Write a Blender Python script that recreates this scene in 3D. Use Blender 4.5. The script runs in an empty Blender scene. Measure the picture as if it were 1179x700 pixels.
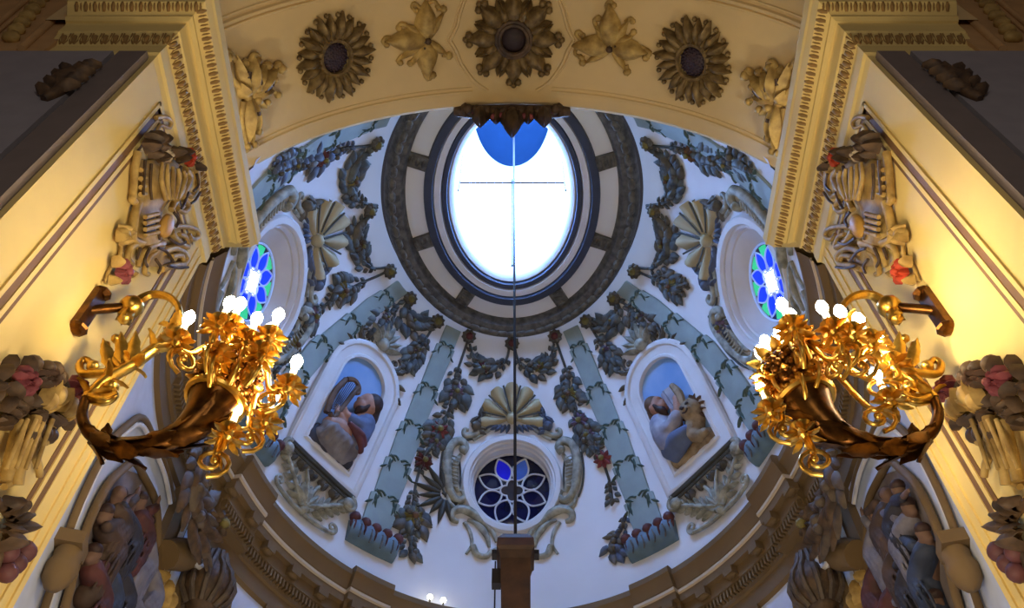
import bpy, bmesh, math, random
from mathutils import Vector, Matrix
import numpy as np

# ------------------------------------------------------------------ camera, world, exposure
SC = bpy.context.scene
COL = SC.collection
S = 7.0                       # metres per height unit: cornice height above the eye
EYE = 1.6
FOC = 1050.0
PITCH = math.pi / 2 - math.atan(710 / FOC)
CX, CY = 590.0, 350.0

cam = bpy.data.cameras.new('camera')
cam.sensor_width = 36.0
cam.lens = 36.0 * FOC / 1179.0
cam.clip_end = 200
cam_ob = bpy.data.objects.new('camera', cam)
cam_ob.location = (0, 0, EYE)
cam_ob.rotation_euler = (math.pi / 2 + PITCH, 0, 0)
COL.objects.link(cam_ob)
SC.camera = cam_ob

SC.view_settings.view_transform = 'Standard'
SC.view_settings.look = 'None'
SC.view_settings.gamma = 1.0
SC.view_settings.use_curve_mapping = False
SC.view_settings.exposure = 0.0
try:
    SC.cycles.use_denoising = True
    SC.cycles.max_bounces = 8
    SC.cycles.sample_clamp_indirect = 6.0
    SC.cycles.use_light_tree = True
except Exception:
    pass

BULB = 108.0          # strength of the candle bulbs
LANTERN = 12.0       # strength of the daylit lantern panes
world = bpy.data.worlds.new('world')
SC.world = world
world.use_nodes = True
bg = world.node_tree.nodes['Background']
bg.inputs[0].default_value = (0.36, 0.34, 0.42, 1)
bg.inputs[1].default_value = 0.085


def lamp(name, kind, loc, energy, color, size=0.2, rot=None, extra=None):
    d = bpy.data.lights.new(name, kind)
    d.energy = energy
    d.color = color
    if kind == 'AREA':
        d.size = size
    else:
        d.shadow_soft_size = size
    if extra:
        for k, v in extra.items():
            setattr(d, k, v)
    o = bpy.data.objects.new(name, d)
    o.location = loc
    if rot:
        o.rotation_euler = rot
    COL.objects.link(o)
    return o


# unseen fill light added behind the viewer for the arch and pier fronts
lamp('nave_fill', 'POINT', (0.0, -2.5, 4.6), 170, (1.0, 0.90, 0.78), 0.5)
# point light added below the view to even out piers and arch soffit
lamp('chancel_fill', 'POINT', (0.0, 2.7, 2.6), 260, (1.0, 0.82, 0.58), 0.4)
for sx_ in (-1, 1):   # small uplights lying on the pier cornices
    lamp('cornice_uplight', 'SPOT', (sx_ * 0.375 * S, 0.50 * S, EYE + 1.03 * S), 24, (1.0, 0.88, 0.66), 0.05,
         (math.radians(180), 0, 0), {'spot_size': 1.6, 'spot_blend': 0.6})
# upward area light added out of view to brighten the dome from below
lamp('apse_fill', 'AREA', (0, 8.6, 2.2), 50, (0.95, 0.88, 0.8), 3.2,
     (math.radians(180), 0, 0))


# ------------------------------------------------------------------ helpers: geometry of the place
C, A0, B0, HZ = 0.8275, 0.45, 0.53, 0.70       # oval dome: centre, half axes, rise


def W(x, y, z):
    return Vector((x * S, y * S, EYE + z * S))


def ray(px, py):
    u = (px - CX) / FOC
    v = (CY - py) / FOC
    return Vector((u, math.cos(PITCH) - v * math.sin(PITCH), math.sin(PITCH) + v * math.cos(PITCH)))


EYEV = Vector((0, 0, EYE))


def Gdome(p, A=A0, B=B0):
    x, y, z = p.x / S, p.y / S, (p.z - EYE) / S
    return (x / A) ** 2 + ((y - C) / B) ** 2 + (max(0.0, z - 1) / HZ) ** 2 - 1


def Gwall(p):
    x, y = p.x / S, p.y / S
    return (x / A0) ** 2 + ((y - C) / B0) ** 2 - 1


RS, ZS = 0.415, 1.02                            # chancel arch radius, springing


def Gsoff(p):
    x, z = p.x / S, (p.z - EYE) / S
    return (x / RS) ** 2 + ((z - ZS) / RS) ** 2 - 1


def grad(G, p):
    e = 1e-4
    g = Vector(((G(p + Vector((e, 0, 0))) - G(p - Vector((e, 0, 0)))),
                (G(p + Vector((0, e, 0))) - G(p - Vector((0, e, 0)))),
                (G(p + Vector((0, 0, e))) - G(p - Vector((0, 0, e))))))
    return g / (2 * e)


class Surf:
    """a patch of a wall: local metres (s across, t up, h off the wall)"""

    def __init__(self, G, P, n=None, mirror=False):
        self.G = G
        self.P = P
        self.n = n if G is None else (-grad(G, P)).normalized()
        zz = Vector((0, 0, 1))
        if abs(self.n.z) > 0.93:
            ts = Vector((1, 0, 0))
            if G is Gsoff:
                ts = Vector((1, 0, 0))
        else:
            ts = zz.cross(self.n)
        ts = (ts - self.n * ts.dot(self.n)).normalized()
        self.ts = ts
        self.tu = self.n.cross(ts)
        if mirror:
            self.ts = -self.ts
        self.rot(0)

    def rot(self, ang):
        self.ca, self.sa = math.cos(ang), math.sin(ang)
        return self

    def at(self, s, t, h=0.0):
        s, t = s * self.ca - t * self.sa, s * self.sa + t * self.ca
        Q = self.P + self.ts * s + self.tu * t
        if self.G is None:
            return Q + self.n * h
        k = 0.0
        for _ in range(12):
            q = Q + self.n * k
            g = self.G(q)
            if abs(g) < 1e-6:
                break
            d = grad(self.G, q).dot(self.n)
            if abs(d) < 1e-5:
                break
            k -= max(-0.6, min(0.6, g / d))
        q = Q + self.n * k
        return q + (-grad(self.G, q)).normalized() * h if h else q

    def loc(self, px, py):
        p = hit(self.G, px, py) if self.G is not None else hit_plane(self.P, self.n, px, py)
        d = p - self.P
        s, t = d.dot(self.ts), d.dot(self.tu)
        return (s * self.ca + t * self.sa, -s * self.sa + t * self.ca)


def hit(G, px, py):
    d = ray(px, py)
    k = 16.0
    last = None
    lo = 1.6
    n = 260
    prev = None
    for i in range(n):
        kk = lo + (16.0 - lo) * i / n
        g = G(EYEV + d * kk)
        if prev is not None and prev < 0 <= g:
            a, b = lo + (16.0 - lo) * (i - 1) / n, kk
            for _ in range(30):
                m = (a + b) / 2
                if G(EYEV + d * m) < 0:
                    a = m
                else:
                    b = m
            last = a
        prev = g
    return EYEV + d * (last if last else k)


def hit_plane(P, n, px, py):
    d = ray(px, py)
    return EYEV + d * ((P - EYEV).dot(n) / d.dot(n))


def on_z(px, py, z):
    d = ray(px, py)
    return EYEV + d * (z * S / d.z)


def dome_surf(az, z, mirror=False):
    r = math.sqrt(max(0, 1 - (max(0, z - 1) / HZ) ** 2))
    a = math.radians(az)
    return Surf(Gdome, W(A0 * r * math.sin(a), C + B0 * r * math.cos(a), z), mirror=mirror)


# ------------------------------------------------------------------ helpers: materials
def lin(c):
    return tuple((v / 12.92 if v <= 0.04045 else ((v + 0.055) / 1.055) ** 2.4) for v in [q / 255 for q in c])


MATS = {}


def mat(name, rgb, rough=0.7, metal=0.0, var=0.12, scale=6.0, bump=0.0, rgb2=None, emit=None, estr=0.0, spec=0.4):
    if name in MATS:
        return MATS[name]
    m = bpy.data.materials.new(name)
    m.use_nodes = True
    nt = m.node_tree
    b = nt.nodes['Principled BSDF']
    b.inputs['Roughness'].default_value = rough
    b.inputs['Metallic'].default_value = metal
    b.inputs['Specular IOR Level'].default_value = spec
    c = lin(rgb)
    if var > 0 or rgb2:
        tc = nt.nodes.new('ShaderNodeTexCoord')
        nz = nt.nodes.new('ShaderNodeTexNoise')
        nz.inputs['Scale'].default_value = scale
        nz.inputs['Detail'].default_value = 5
        nt.links.new(tc.outputs['Object'], nz.inputs['Vector'])
        rp = nt.nodes.new('ShaderNodeValToRGB')
        c2 = lin(rgb2) if rgb2 else tuple(min(1, v * (1 + var)) for v in c)
        c1 = c if rgb2 else tuple(v * (1 - var) for v in c)
        rp.color_ramp.elements[0].position = 0.35
        rp.color_ramp.elements[1].position = 0.65
        rp.color_ramp.elements[0].color = (*c1, 1)
        rp.color_ramp.elements[1].color = (*c2, 1)
        nt.links.new(nz.outputs['Fac'], rp.inputs['Fac'])
        nt.links.new(rp.outputs['Color'], b.inputs['Base Color'])
        if bump:
            bp = nt.nodes.new('ShaderNodeBump')
            bp.inputs['Strength'].default_value = bump
            bp.inputs['Distance'].default_value = 0.02
            nt.links.new(nz.outputs['Fac'], bp.inputs['Height'])
            nt.links.new(bp.outputs['Normal'], b.inputs['Normal'])
    else:
        b.inputs['Base Color'].default_value = (*c, 1)
    if emit:
        b.inputs['Emission Color'].default_value = (*lin(emit), 1)
        b.inputs['Emission Strength'].default_value = estr
    MATS[name] = m
    return m


M_cream = mat('cream_plaster', (226, 199, 126), 0.75, var=0.05, scale=1.5)
M_arch = mat('arch_plaster', (218, 190, 136), 0.75, var=0.05, scale=1.2)
M_white = mat('white_plaster', (222, 222, 226), 0.8, var=0.04, scale=1.2)
M_trimw = mat('pale_moulding', (214, 212, 214), 0.7, var=0.05, scale=3)
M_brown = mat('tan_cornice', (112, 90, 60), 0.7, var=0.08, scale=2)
M_tanlight = mat('pale_tan', (190, 172, 146), 0.65, var=0.05)
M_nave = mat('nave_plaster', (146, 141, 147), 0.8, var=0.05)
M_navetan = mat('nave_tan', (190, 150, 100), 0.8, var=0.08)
M_floor = mat('stone_floor', (120, 105, 90), 0.5, var=0.15, scale=2)
M_bandrelief = mat('band_relief', (150, 116, 64), 0.6, var=0.1, scale=9)
M_gildold = mat('aged_gilding', (140, 116, 72), 0.5, 0.25, rgb2=(96, 76, 46), scale=14)
M_carve = mat('carved_ochre', (200, 168, 98), 0.6, 0.05, rgb2=(146, 116, 62), scale=9)
M_darkcarve = mat('dark_carving', (96, 74, 52), 0.6, rgb2=(58, 44, 34), scale=12)
M_groove = mat('groove_shade_brown', (120, 88, 56), 0.7, var=0.1)  # dark brown painting the shadow in the moulding grooves
M_silver = mat('grey_green_stucco', (174, 172, 158), 0.6, rgb2=(118, 118, 108), scale=10)
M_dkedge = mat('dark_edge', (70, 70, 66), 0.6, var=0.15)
M_shell = mat('ochre_shell', (178, 164, 128), 0.6, var=0.08, scale=6)
M_leaf = mat('grey_green_leaf', (98, 104, 104), 0.6, rgb2=(66, 70, 74), scale=9)
M_leaf2 = mat('brown_leaf', (104, 98, 88), 0.6, rgb2=(70, 66, 62), scale=9)
M_leafblue = mat('blue_leaf', (92, 102, 124), 0.6, rgb2=(70, 76, 94), scale=9)
M_red = mat('muted_red_petal', (132, 66, 72), 0.6, var=0.2, scale=12)
M_purple = mat('mauve_petal', (116, 100, 128), 0.6, var=0.2, scale=12)
M_olive = mat('olive_petal', (118, 108, 60), 0.6, var=0.2, scale=12)
M_brightred = mat('vermilion_petal', (176, 62, 36), 0.6, var=0.15, scale=12)
M_rib = mat('sage_rib', (142, 156, 154), 0.7, var=0.08, scale=4)
M_ribdk = mat('dark_sage', (74, 94, 90), 0.6, var=0.15, scale=8)
M_console = mat('blue_grey_console', (98, 122, 140), 0.6, var=0.12, scale=6)
M_consolered = mat('maroon_tuft', (92, 54, 56), 0.6, var=0.2, scale=8)
M_ring = mat('ring_bronze', (104, 100, 94), 0.55, rgb2=(64, 62, 60), scale=12)
M_ringdk = mat('slate_band', (58, 64, 84), 0.6, var=0.12, scale=6)
M_gold = mat('gilt_bronze', (244, 200, 98), 0.32, 1.0, rgb2=(206, 156, 64), scale=16)
M_golddk = mat('dark_bronze', (112, 72, 28), 0.35, 0.9, rgb2=(64, 38, 16), scale=14)
M_iron = mat('dark_iron', (46, 42, 44), 0.5, 0.6, var=0.1)
M_wood = mat('dark_wood', (66, 44, 34), 0.6, rgb2=(42, 28, 24), scale=7)
M_candle = mat('candle_sleeve', (250, 236, 196), 0.5, var=0, emit=(255, 226, 160), estr=3.5)
M_bulb = mat('lit_bulb', (255, 240, 210), 0.4, var=0, emit=(255, 234, 188), estr=BULB)
M_pane = mat('daylit_pane', (240, 246, 255), 0.4, var=0, emit=(140, 186, 255), estr=LANTERN)
M_panegreen = mat('daylit_green_glass', (60, 190, 130), 0.2, var=0, emit=(46, 180, 120), estr=0.9)
M_paneblue = mat('daylit_blue_glass', (30, 60, 220), 0.2, var=0, emit=(14, 48, 214), estr=1.1)
M_panewhite = mat('daylit_white_glass', (250, 250, 255), 0.2, var=0, emit=(255, 255, 255), estr=3.0)
M_panered = mat('daylit_red_glass', (200, 40, 60), 0.2, var=0, emit=(190, 40, 60), estr=0.4)
M_dkblue = mat('dark_blue_glass', (16, 20, 62), 0.12, var=0.3, scale=3, spec=0.6)
M_blueglow = mat('cobalt_glass', (26, 30, 170), 0.15, var=0.2, emit=(30, 30, 190), estr=0.55)
M_bluelite = mat('pale_cobalt_glass', (60, 90, 170), 0.15, var=0.2, emit=(70, 100, 190), estr=0.25)
M_ceilblue = mat('blue_cupola', (18, 36, 58), 1.0, var=0.03, spec=0.0)
M_skyniche = mat('niche_sky', (120, 160, 214), 0.8, rgb2=(150, 180, 220), scale=2)
M_skin = mat('painted_skin', (168, 122, 100), 0.6, var=0.1, scale=10)
M_hair = mat('painted_hair', (58, 40, 38), 0.6, var=0.2, scale=20)
M_robeblue = mat('robe_blue', (92, 104, 136), 0.7, var=0.15, scale=5)
M_robegrey = mat('robe_grey', (140, 134, 136), 0.7, rgb2=(104, 98, 104), scale=5)
M_robewhite = mat('robe_white', (170, 166, 176), 0.7, rgb2=(126, 124, 138), scale=5)
M_robered = mat('robe_red', (116, 62, 62), 0.7, rgb2=(84, 46, 50), scale=5)
M_robebrown = mat('robe_brown', (112, 84, 66), 0.7, rgb2=(76, 58, 48), scale=5)
M_robedark = mat('robe_dark', (62, 62, 76), 0.7, var=0.2, scale=5)
M_reliefbg = mat('relief_ground', (132, 122, 124), 0.8, rgb2=(92, 84, 88), scale=3)
M_lion = mat('lion_tan', (168, 146, 116), 0.7, rgb2=(120, 98, 72), scale=8)
M_bluewall = mat('blue_white_wall', (196, 204, 226), 0.8, var=0.05)
M_fruit = mat('chandelier_granular', (150, 100, 40), 0.35, 0.8, rgb2=(90, 54, 20), scale=30)

# ------------------------------------------------------------------ helpers: meshes
WLOC = {}


def tag(o, label=None, cat=None, group=None, kind=None):
    if label:
        o['label'] = label
    if cat:
        o['category'] = cat
    if group:
        o['group'] = group
    if kind:
        o['kind'] = kind
    return o


def thing(name, label, cat, loc, group=None):
    o = bpy.data.objects.new(name, None)
    o.empty_display_size = 0.1
    o.location = loc
    COL.objects.link(o)
    WLOC[o] = Vector(loc)
    return tag(o, label, cat, group)


class MB:
    def __init__(self):
        self.v = []
        self.f = []

    def grid(self, rows, cu=False, cv=False, flip=False):
        """rows: list of lists of points"""
        o = len(self.v)
        n, m = len(rows), len(rows[0])
        for r in rows:
            self.v.extend(r)
        for i in range(n if cu else n - 1):
            for j in range(m if cv else m - 1):
                a = o + i * m + j
                b = o + i * m + (j + 1) % m
                c = o + ((i + 1) % n) * m + (j + 1) % m
                d = o + ((i + 1) % n) * m + j
                self.f.append((a, d, c, b) if flip else (a, b, c, d))
        return self

    def poly(self, pts):
        o = len(self.v)
        self.v.extend(pts)
        self.f.append(tuple(range(o, o + len(pts))))
        return self

    def tube(self, path, rad, n=6, squash=None):
        path = [Vector(p) for p in path]
        k = len(path)
        if not hasattr(rad, '__len__'):
            rad = [rad] * k
        tan = []
        for i in range(k):
            d = path[min(k - 1, i + 1)] - path[max(0, i - 1)]
            tan.append(d.normalized() if d.length > 1e-9 else Vector((0, 0, 1)))
        up = Vector((0, 0, 1)) if abs(tan[0].z) < 0.9 else Vector((1, 0, 0))
        nx = tan[0].cross(up).normalized()
        rows = []
        for i in range(k):
            nx = (nx - tan[i] * nx.dot(tan[i]))
            nx = nx.normalized() if nx.length > 1e-6 else tan[i].orthogonal().normalized()
            ny = tan[i].cross(nx)
            r = max(rad[i], 1e-4)
            rows.append([path[i] + (nx * math.cos(2 * math.pi * j / n) + ny * math.sin(2 * math.pi * j / n)) * r for j in range(n)])
        o = len(self.v)
        self.grid(rows, cv=True)
        self.f.append(tuple(o + j for j in range(n))[::-1])
        e = o + (k - 1) * n
        self.f.append(tuple(e + j for j in range(n)))
        return self

    def ball(self, c, rx, ry=None, rz=None, ax=None, nu=8, nv=6):
        c = Vector(c)
        ry = rx if ry is None else ry
        rz = rx if rz is None else rz
        X, Y, Z = ax if ax else (Vector((1, 0, 0)), Vector((0, 1, 0)), Vector((0, 0, 1)))
        o = len(self.v)
        self.v.append(c + Z * rz)
        for i in range(1, nv):
            th = math.pi * i / nv
            for j in range(nu):
                ph = 2 * math.pi * j / nu
                self.v.append(c + X * (rx * math.sin(th) * math.cos(ph)) + Y * (ry * math.sin(th) * math.sin(ph)) + Z * (rz * math.cos(th)))
        self.v.append(c - Z * rz)
        last = len(self.v) - 1
        for j in range(nu):
            self.f.append((o, o + 1 + j, o + 1 + (j + 1) % nu))
            for i in range(nv - 2):
                a = o + 1 + i * nu
                self.f.append((a + j, a + nu + j, a + nu + (j + 1) % nu, a + (j + 1) % nu))
            a = o + 1 + (nv - 2) * nu
            self.f.append((last, a + (j + 1) % nu, a + j))
        return self

    def box(self, c, hx, hy, hz, ax=None):
        c = Vector(c)
        X, Y, Z = ax if ax else (Vector((1, 0, 0)), Vector((0, 1, 0)), Vector((0, 0, 1)))
        o = len(self.v)
        for sx in (-1, 1):
            for sy in (-1, 1):
                for sz in (-1, 1):
                    self.v.append(c + X * hx * sx + Y * hy * sy + Z * hz * sz)
        for q in ((0, 1, 3, 2), (4, 6, 7, 5), (0, 4, 5, 1), (2, 3, 7, 6), (0, 2, 6, 4), (1, 5, 7, 3)):
            self.f.append(tuple(o + i for i in q))
        return self

    def lathe(self, prof, c, axis, n=12):
        axis = Vector(axis).normalized()
        X = axis.orthogonal().normalized()
        Y = axis.cross(X)
        c = Vector(c)
        rows = [[c + axis * z + (X * math.cos(2 * math.pi * j / n) + Y * math.sin(2 * math.pi * j / n)) * max(r, 1e-4) for j in range(n)] for r, z in prof]
        o = len(self.v)
        self.grid(rows, cv=True)
        return self

    def blade(self, P, d, up, L, Wd, curl=0.5, th=0.18, side=0.0, n=6):
        """free standing leaf with body on both sides"""
        P = Vector(P)
        d = Vector(d).normalized()
        up = Vector(up)
        up = (up - d * up.dot(d)).normalized()
        sd = d.cross(up)
        top, bot = [], []
        pos = P.copy()
        dd, uu = d.copy(), up.copy()
        for i in range(n + 1):
            u = i / n
            w = Wd * (math.sin(math.pi * min(1, u ** 0.75 * 0.93 + 0.05)) ** 0.8) * (1 - 0.18 * (i % 2)) * 0.5
            top.append([pos - sd * w, pos + uu * Wd * th, pos + sd * w])
            bot.append([pos - sd * w, pos - uu * Wd * th * 0.5, pos + sd * w])
            a = curl / n
            dd, uu = dd * math.cos(a) + uu * math.sin(a), uu * math.cos(a) - dd * math.sin(a)
            pos = pos + dd * (L / n)
        self.grid(top)
        self.grid(bot, flip=True)
        return self

    # --- ornament laid on a wall surface F
    def leaf(self, F, s, t, ang, L, Wd, h=0.0, lift=0.25, n=4):
        ca, sa = math.cos(ang), math.sin(ang)
        rows = []
        for i in range(n + 1):
            u = i / n
            w = Wd * 0.5 * (math.sin(math.pi * (0.1 + 0.9 * u) ** 0.8) if u < 1 else 0.02)
            hh = h + lift * Wd * (0.5 + 0.9 * math.sin(math.pi * u))
            row = []
            for q, hq in ((-1, 0), (-0.55, hh * 0.8), (0, hh), (0.55, hh * 0.8), (1, 0)):
                ls, lt = u * L, q * w
                row.append(F.at(s + ls * ca - lt * sa, t + ls * sa + lt * ca, hq if hq else max(0.0, h * 0.6)))
            rows.append(row)
        self.grid(rows)
        return self

    def stroke(self, F, pts, r0, r1=None, n=6, h=None, seg=4, mid=None):
        r1 = r0 if r1 is None else r1
        P = crom(pts, seg)
        k = len(P)
        rad = []
        for i in range(k):
            u = i / (k - 1)
            if mid is not None:
                r = (r0 * (1 - 2 * u) + mid * 2 * u) if u < 0.5 else (mid * (2 - 2 * u) + r1 * (2 * u - 1))
            else:
                r = r0 + (r1 - r0) * u
            rad.append(r)
        self.tube([F.at(p[0], p[1], (rad[i] * 0.5 if h is None else h) + (p[2] if len(p) > 2 else 0)) for i, p in enumerate(P)], rad, n)
        return self

    def volute(self, F, s, t, R, a0, turns=1.5, r0=0.03, r1=0.012, sgn=1, h=None, tail=None):
        pts = []
        N = int(10 * turns)
        for i in range(N + 1):
            u = i / N
            a = a0 + sgn * 2 * math.pi * turns * u
            rr = R * (1 - 0.82 * u)
            pts.append((s + rr * math.cos(a), t + rr * math.sin(a)))
        if tail:
            pts = list(tail) + pts
        self.stroke(F, pts, r0, r1, h=h, seg=2)
        self.ball(F.at(s, t, r0 * 0.6), R * 0.26, nu=7, nv=5)
        return self

    def knob(self, F, s, t, r, h=None, flat=1.0, nu=9, nv=6):
        c = F.at(s, t, 0)
        c2 = F.at(s, t, 0.05)
        n = (c2 - c).normalized()
        X = n.orthogonal().normalized()
        self.ball(F.at(s, t, r * 0.35 * flat if h is None else h), r, r, r * flat, (X, n.cross(X), n), nu, nv)
        return self

    def build(self, name, m, parent=None, smooth=True, angle=50, label=None):
        me = bpy.data.meshes.new(name)
        base = WLOC.get(parent, Vector((0, 0, 0))) if parent else None
        if parent is None:
            base = Vector((0, 0, 0))
        me.from_pydata([tuple(Vector(p) - base) for p in self.v], [], self.f)
        me.validate()
        bm = bmesh.new()
        bm.from_mesh(me)
        bmesh.ops.remove_doubles(bm, verts=bm.verts, dist=1e-5)
        bmesh.ops.recalc_face_normals(bm, faces=bm.faces)
        bm.to_mesh(me)
        bm.free()
        if smooth:
            me.polygons.foreach_set('use_smooth', [True] * len(me.polygons))
            me.set_sharp_from_angle(angle=math.radians(angle))
        me.materials.append(m)
        o = bpy.data.objects.new(name, me)
        COL.objects.link(o)
        if parent:
            o.parent = parent
        WLOC[o] = base
        if label:
            o['label'] = label
        return o


def crom(pts, seg=4):
    pts = [tuple(p) for p in pts]
    dim = len(pts[0])
    if len(pts) < 3:
        return [tuple(pts[0][k] + (pts[-1][k] - pts[0][k]) * i / seg for k in range(dim)) for i in range(seg + 1)]
    P = [pts[0]] + pts + [pts[-1]]
    out = []
    for i in range(1, len(P) - 2):
        for j in range(seg):
            u = j / seg
            out.append(tuple(0.5 * ((2 * P[i][k]) + (-P[i - 1][k] + P[i + 1][k]) * u + (2 * P[i - 1][k] - 5 * P[i][k] + 4 * P[i + 1][k] - P[i + 2][k]) * u * u + (-P[i - 1][k] + 3 * P[i][k] - 3 * P[i + 1][k] + P[i + 2][k]) * u ** 3) for k in range(dim)))
    out.append(tuple(pts[-1]))
    return out


def struct(name, mb, m, parent=None, smooth=False, angle=35):
    o = mb.build(name, m, parent, smooth=smooth, angle=angle)
    if parent is None:
        o['kind'] = 'structure'
    return o


def blob(name, mb, m, parent, voxel=0.02, smooth=4, label=None):
    """one continuous body: closed pieces fused by a voxel remesh"""
    o = mb.build(name, m, parent, label=label)
    r = o.modifiers.new('remesh', 'REMESH')
    r.mode = 'VOXEL'
    r.voxel_size = voxel
    r.use_smooth_shade = True
    q = o.modifiers.new('smooth', 'SMOOTH')
    q.iterations = smooth
    q.factor = 0.5
    return o


def side_word(sx):
    return 'left' if sx < 0 else 'right'


PI = math.pi

# ================================================================== THE SETTING
# ---- floor and nave shell
mb = MB()
mb.box((0, 4.5, -0.05), 9, 14, 0.05)
struct('floor', mb, M_floor)
for sx, nm in ((-1, 'left'), (1, 'right')):
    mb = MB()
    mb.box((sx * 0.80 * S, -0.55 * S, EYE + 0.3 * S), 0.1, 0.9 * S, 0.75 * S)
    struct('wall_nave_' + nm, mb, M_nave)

# ---- apse wall below the cornice (oval)
AZL = 119
mb = MB()
azs = [math.radians(a) for a in np.linspace(-AZL, AZL, 120)]


def oval(inset, z, az):
    return W((A0 - inset) * math.sin(az), C + (B0 - inset) * math.cos(az), z)


mb.grid([[oval(0, z, a) for a in azs] for z in (-EYE / S, 0.2, 0.5, 0.8, 1.0)])
struct('wall_apse', mb, M_bluewall, smooth=True)

# ---- dome shell with openings for the round windows
WIN = {'front': dome_surf(0, 1.295), 'left': dome_surf(-90.5, 1.278), 'right': dome_surf(90.5, 1.278, mirror=True)}
mb = MB()
NA = 240
rows = []
levels = [0.955, 0.975, 1.0] + [1.0 + HZ * math.sin(p) for p in np.linspace(0.02, math.asin(0.578 / HZ), 64)]
for z in levels:
    r = math.sqrt(max(0, 1 - (max(0, z - 1) / HZ) ** 2))
    rows.append([W(A0 * r * math.sin(2 * PI * j / NA), C + B0 * r * math.cos(2 * PI * j / NA), z) for j in range(NA)])
mb.grid(rows, cv=True)
keep = []
for fc in mb.f:
    c = sum((mb.v[i] for i in fc), Vector()) / len(fc)
    x, y, z = c.x / S, c.y / S, (c.z - EYE) / S
    ok = True
    if y < 0.568 and math.hypot(x, z - ZS) < 0.50:
        ok = False
    if y < 0.568 and z < ZS + 0.02:
        ok = False
    for nm_, F in WIN.items():
        k_ = 1.0 if nm_ == 'front' else 1.17
        d = c - F.P
        if abs(d.dot(F.n)) < 0.9 and (d.dot(F.ts) / (0.62 * k_)) ** 2 + (d.dot(F.tu) / (0.66 * k_)) ** 2 < 1:
            ok = False
    if ok:
        keep.append(fc)
mb.f = keep
struct('ceiling_dome', mb, M_white, smooth=True, angle=80)

# ---- lantern ring, drum and cupola
def ringpt(a, z, az):
    b = 0.183 + (a - 0.115) * (0.126 / 0.127)
    return W(a * math.sin(az), C + b * math.cos(az), z)


AZ360 = [2 * PI * j / 96 for j in range(96)]


def ring_band(name, prof, m, parent=None, lab=None):
    mb = MB()
    mb.grid([[ringpt(a, z, t) for t in AZ360] for a, z in prof], cv=True)
    o = mb.build(name, m, parent, angle=40)
    if parent is None:
        o['kind'] = 'structure'
    return o


ring_band('trim_lantern_surround', [(0.246, 1.562), (0.241, 1.553), (0.234, 1.549), (0.225, 1.551), (0.213, 1.556), (0.208, 1.566), (0.206, 1.578)], M_ring)
ring_band('ceiling_lantern_ring', [(0.212, 1.576), (0.172, 1.579), (0.168, 1.579)], M_white)
ring_band('trim_slate_ring', [(0.172, 1.582), (0.170, 1.569), (0.155, 1.569), (0.152, 1.584)], M_ringdk)
ring_band('trim_pale_ring', [(0.154, 1.582), (0.151, 1.575), (0.139, 1.578), (0.137, 1.588)], M_trimw)
ring_band('trim_inner_slate_ring', [(0.138, 1.590), (0.136, 1.580), (0.127, 1.582), (0.124, 1.594)], M_ringdk)
ring_band('trim_opening_edge', [(0.126, 1.592), (0.122, 1.588), (0.115, 1.592), (0.110, 1.604), (0.108, 1.63)], M_trimw)
# beading of the bronze surround
mb = MB()
for k in range(72):
    t = 2 * PI * k / 72
    p = ringpt(0.229, 1.549, t)
    q = ringpt(0.229, 1.549, t + 0.04)
    d = (q - p).normalized()
    mb.ball(p, 0.10, 0.055, 0.035, (d, d.cross(Vector((0, 0, 1))), Vector((0, 0, 1))), 6, 4)
o = struct('trim_leaf_beading', mb, mat('beading_grey', (112, 106, 94), 0.6, rgb2=(74, 70, 66), scale=14), smooth=True, angle=60)
# spokes across the white band
for k, az in enumerate((-150, -110, -70, -31, 31, 70, 110, 150)):
    mb = MB()
    t = math.radians(az)
    p, q = ringpt(0.208, 1.574, t), ringpt(0.170, 1.574, t)
    d = (q - p).normalized()
    sd = d.cross(Vector((0, 0, 1)))
    mb.box((p + q) / 2, (q - p).length / 2, 0.10, 0.035, (d, sd, Vector((0, 0, 1))))
    for e in (-1, 0, 1):
        mb.ball((p + q) / 2 + d * 0.085 * e - Vector((0, 0, 0.035)), 0.035, 0.08, 0.03, (d, sd, Vector((0, 0, 1))), 6, 4)
    o = mb.build('ring_spoke', M_ring)
    o['kind'] = 'structure'

# drum of glazed panes
GZ0, GZ1 = 1.625, 2.03
mb = MB()
mb.grid([[ringpt(0.108, z, t) for t in AZ360] for z in (GZ0, 1.75, 1.88, GZ1)], cv=True)
lan = mb.build('window_1', M_pane)
lan['kind'] = 'structure'
for nm, prof, m in (('drum_cornice', [(0.1085, 2.025), (0.105, 2.028), (0.101, 2.038), (0.100, 2.05), (0.098, 2.06), (0.097, 2.09)], M_trimw),):
    ring_band(nm, prof, m, lan)
mb = MB()
for k in range(4):
    t = 2 * PI * k / 4
    mb.tube([ringpt(0.1070, z, t) for z in (GZ0, 1.8, GZ1)], 0.022, 5)
mb.build('mullions', M_ring, lan)
mb = MB()
for sgn in (-1, 1):
    for (a0, z0) in ((27, 1.93), (24, 1.90), (27, 1.86), (23, 1.80), (25, 1.77), (28, 1.74), (24, 1.71)):
        mb.ball(ringpt(0.1072, z0, math.radians(sgn * a0)), 0.035, 0.02, 0.05, None, 6, 4)
mb.build('painted_sprigs', M_silver, lan)
mb = MB()
rows = []
for i in range(7):
    u = i / 6
    rows.append([W(0.099 * math.cos(u * PI / 2) * math.sin(t), C + 0.163 * math.cos(u * PI / 2) * math.cos(t), 2.08 + 0.05 * math.sin(u * PI / 2)) for t in AZ360])
mb.grid(rows, cv=True)
struct('ceiling_lantern', mb, M_ceilblue, smooth=True, angle=80)

# tie rod across the lantern
mb = MB()
mb.tube([W(-0.125, C, 1.66), W(0.125, C, 1.66)], 0.018, 6)
mb.build('tie_rod', M_iron, lan)

# ---- oval cornice of the apse
RESS = (-70, -34.5, 34.5, 70)


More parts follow.
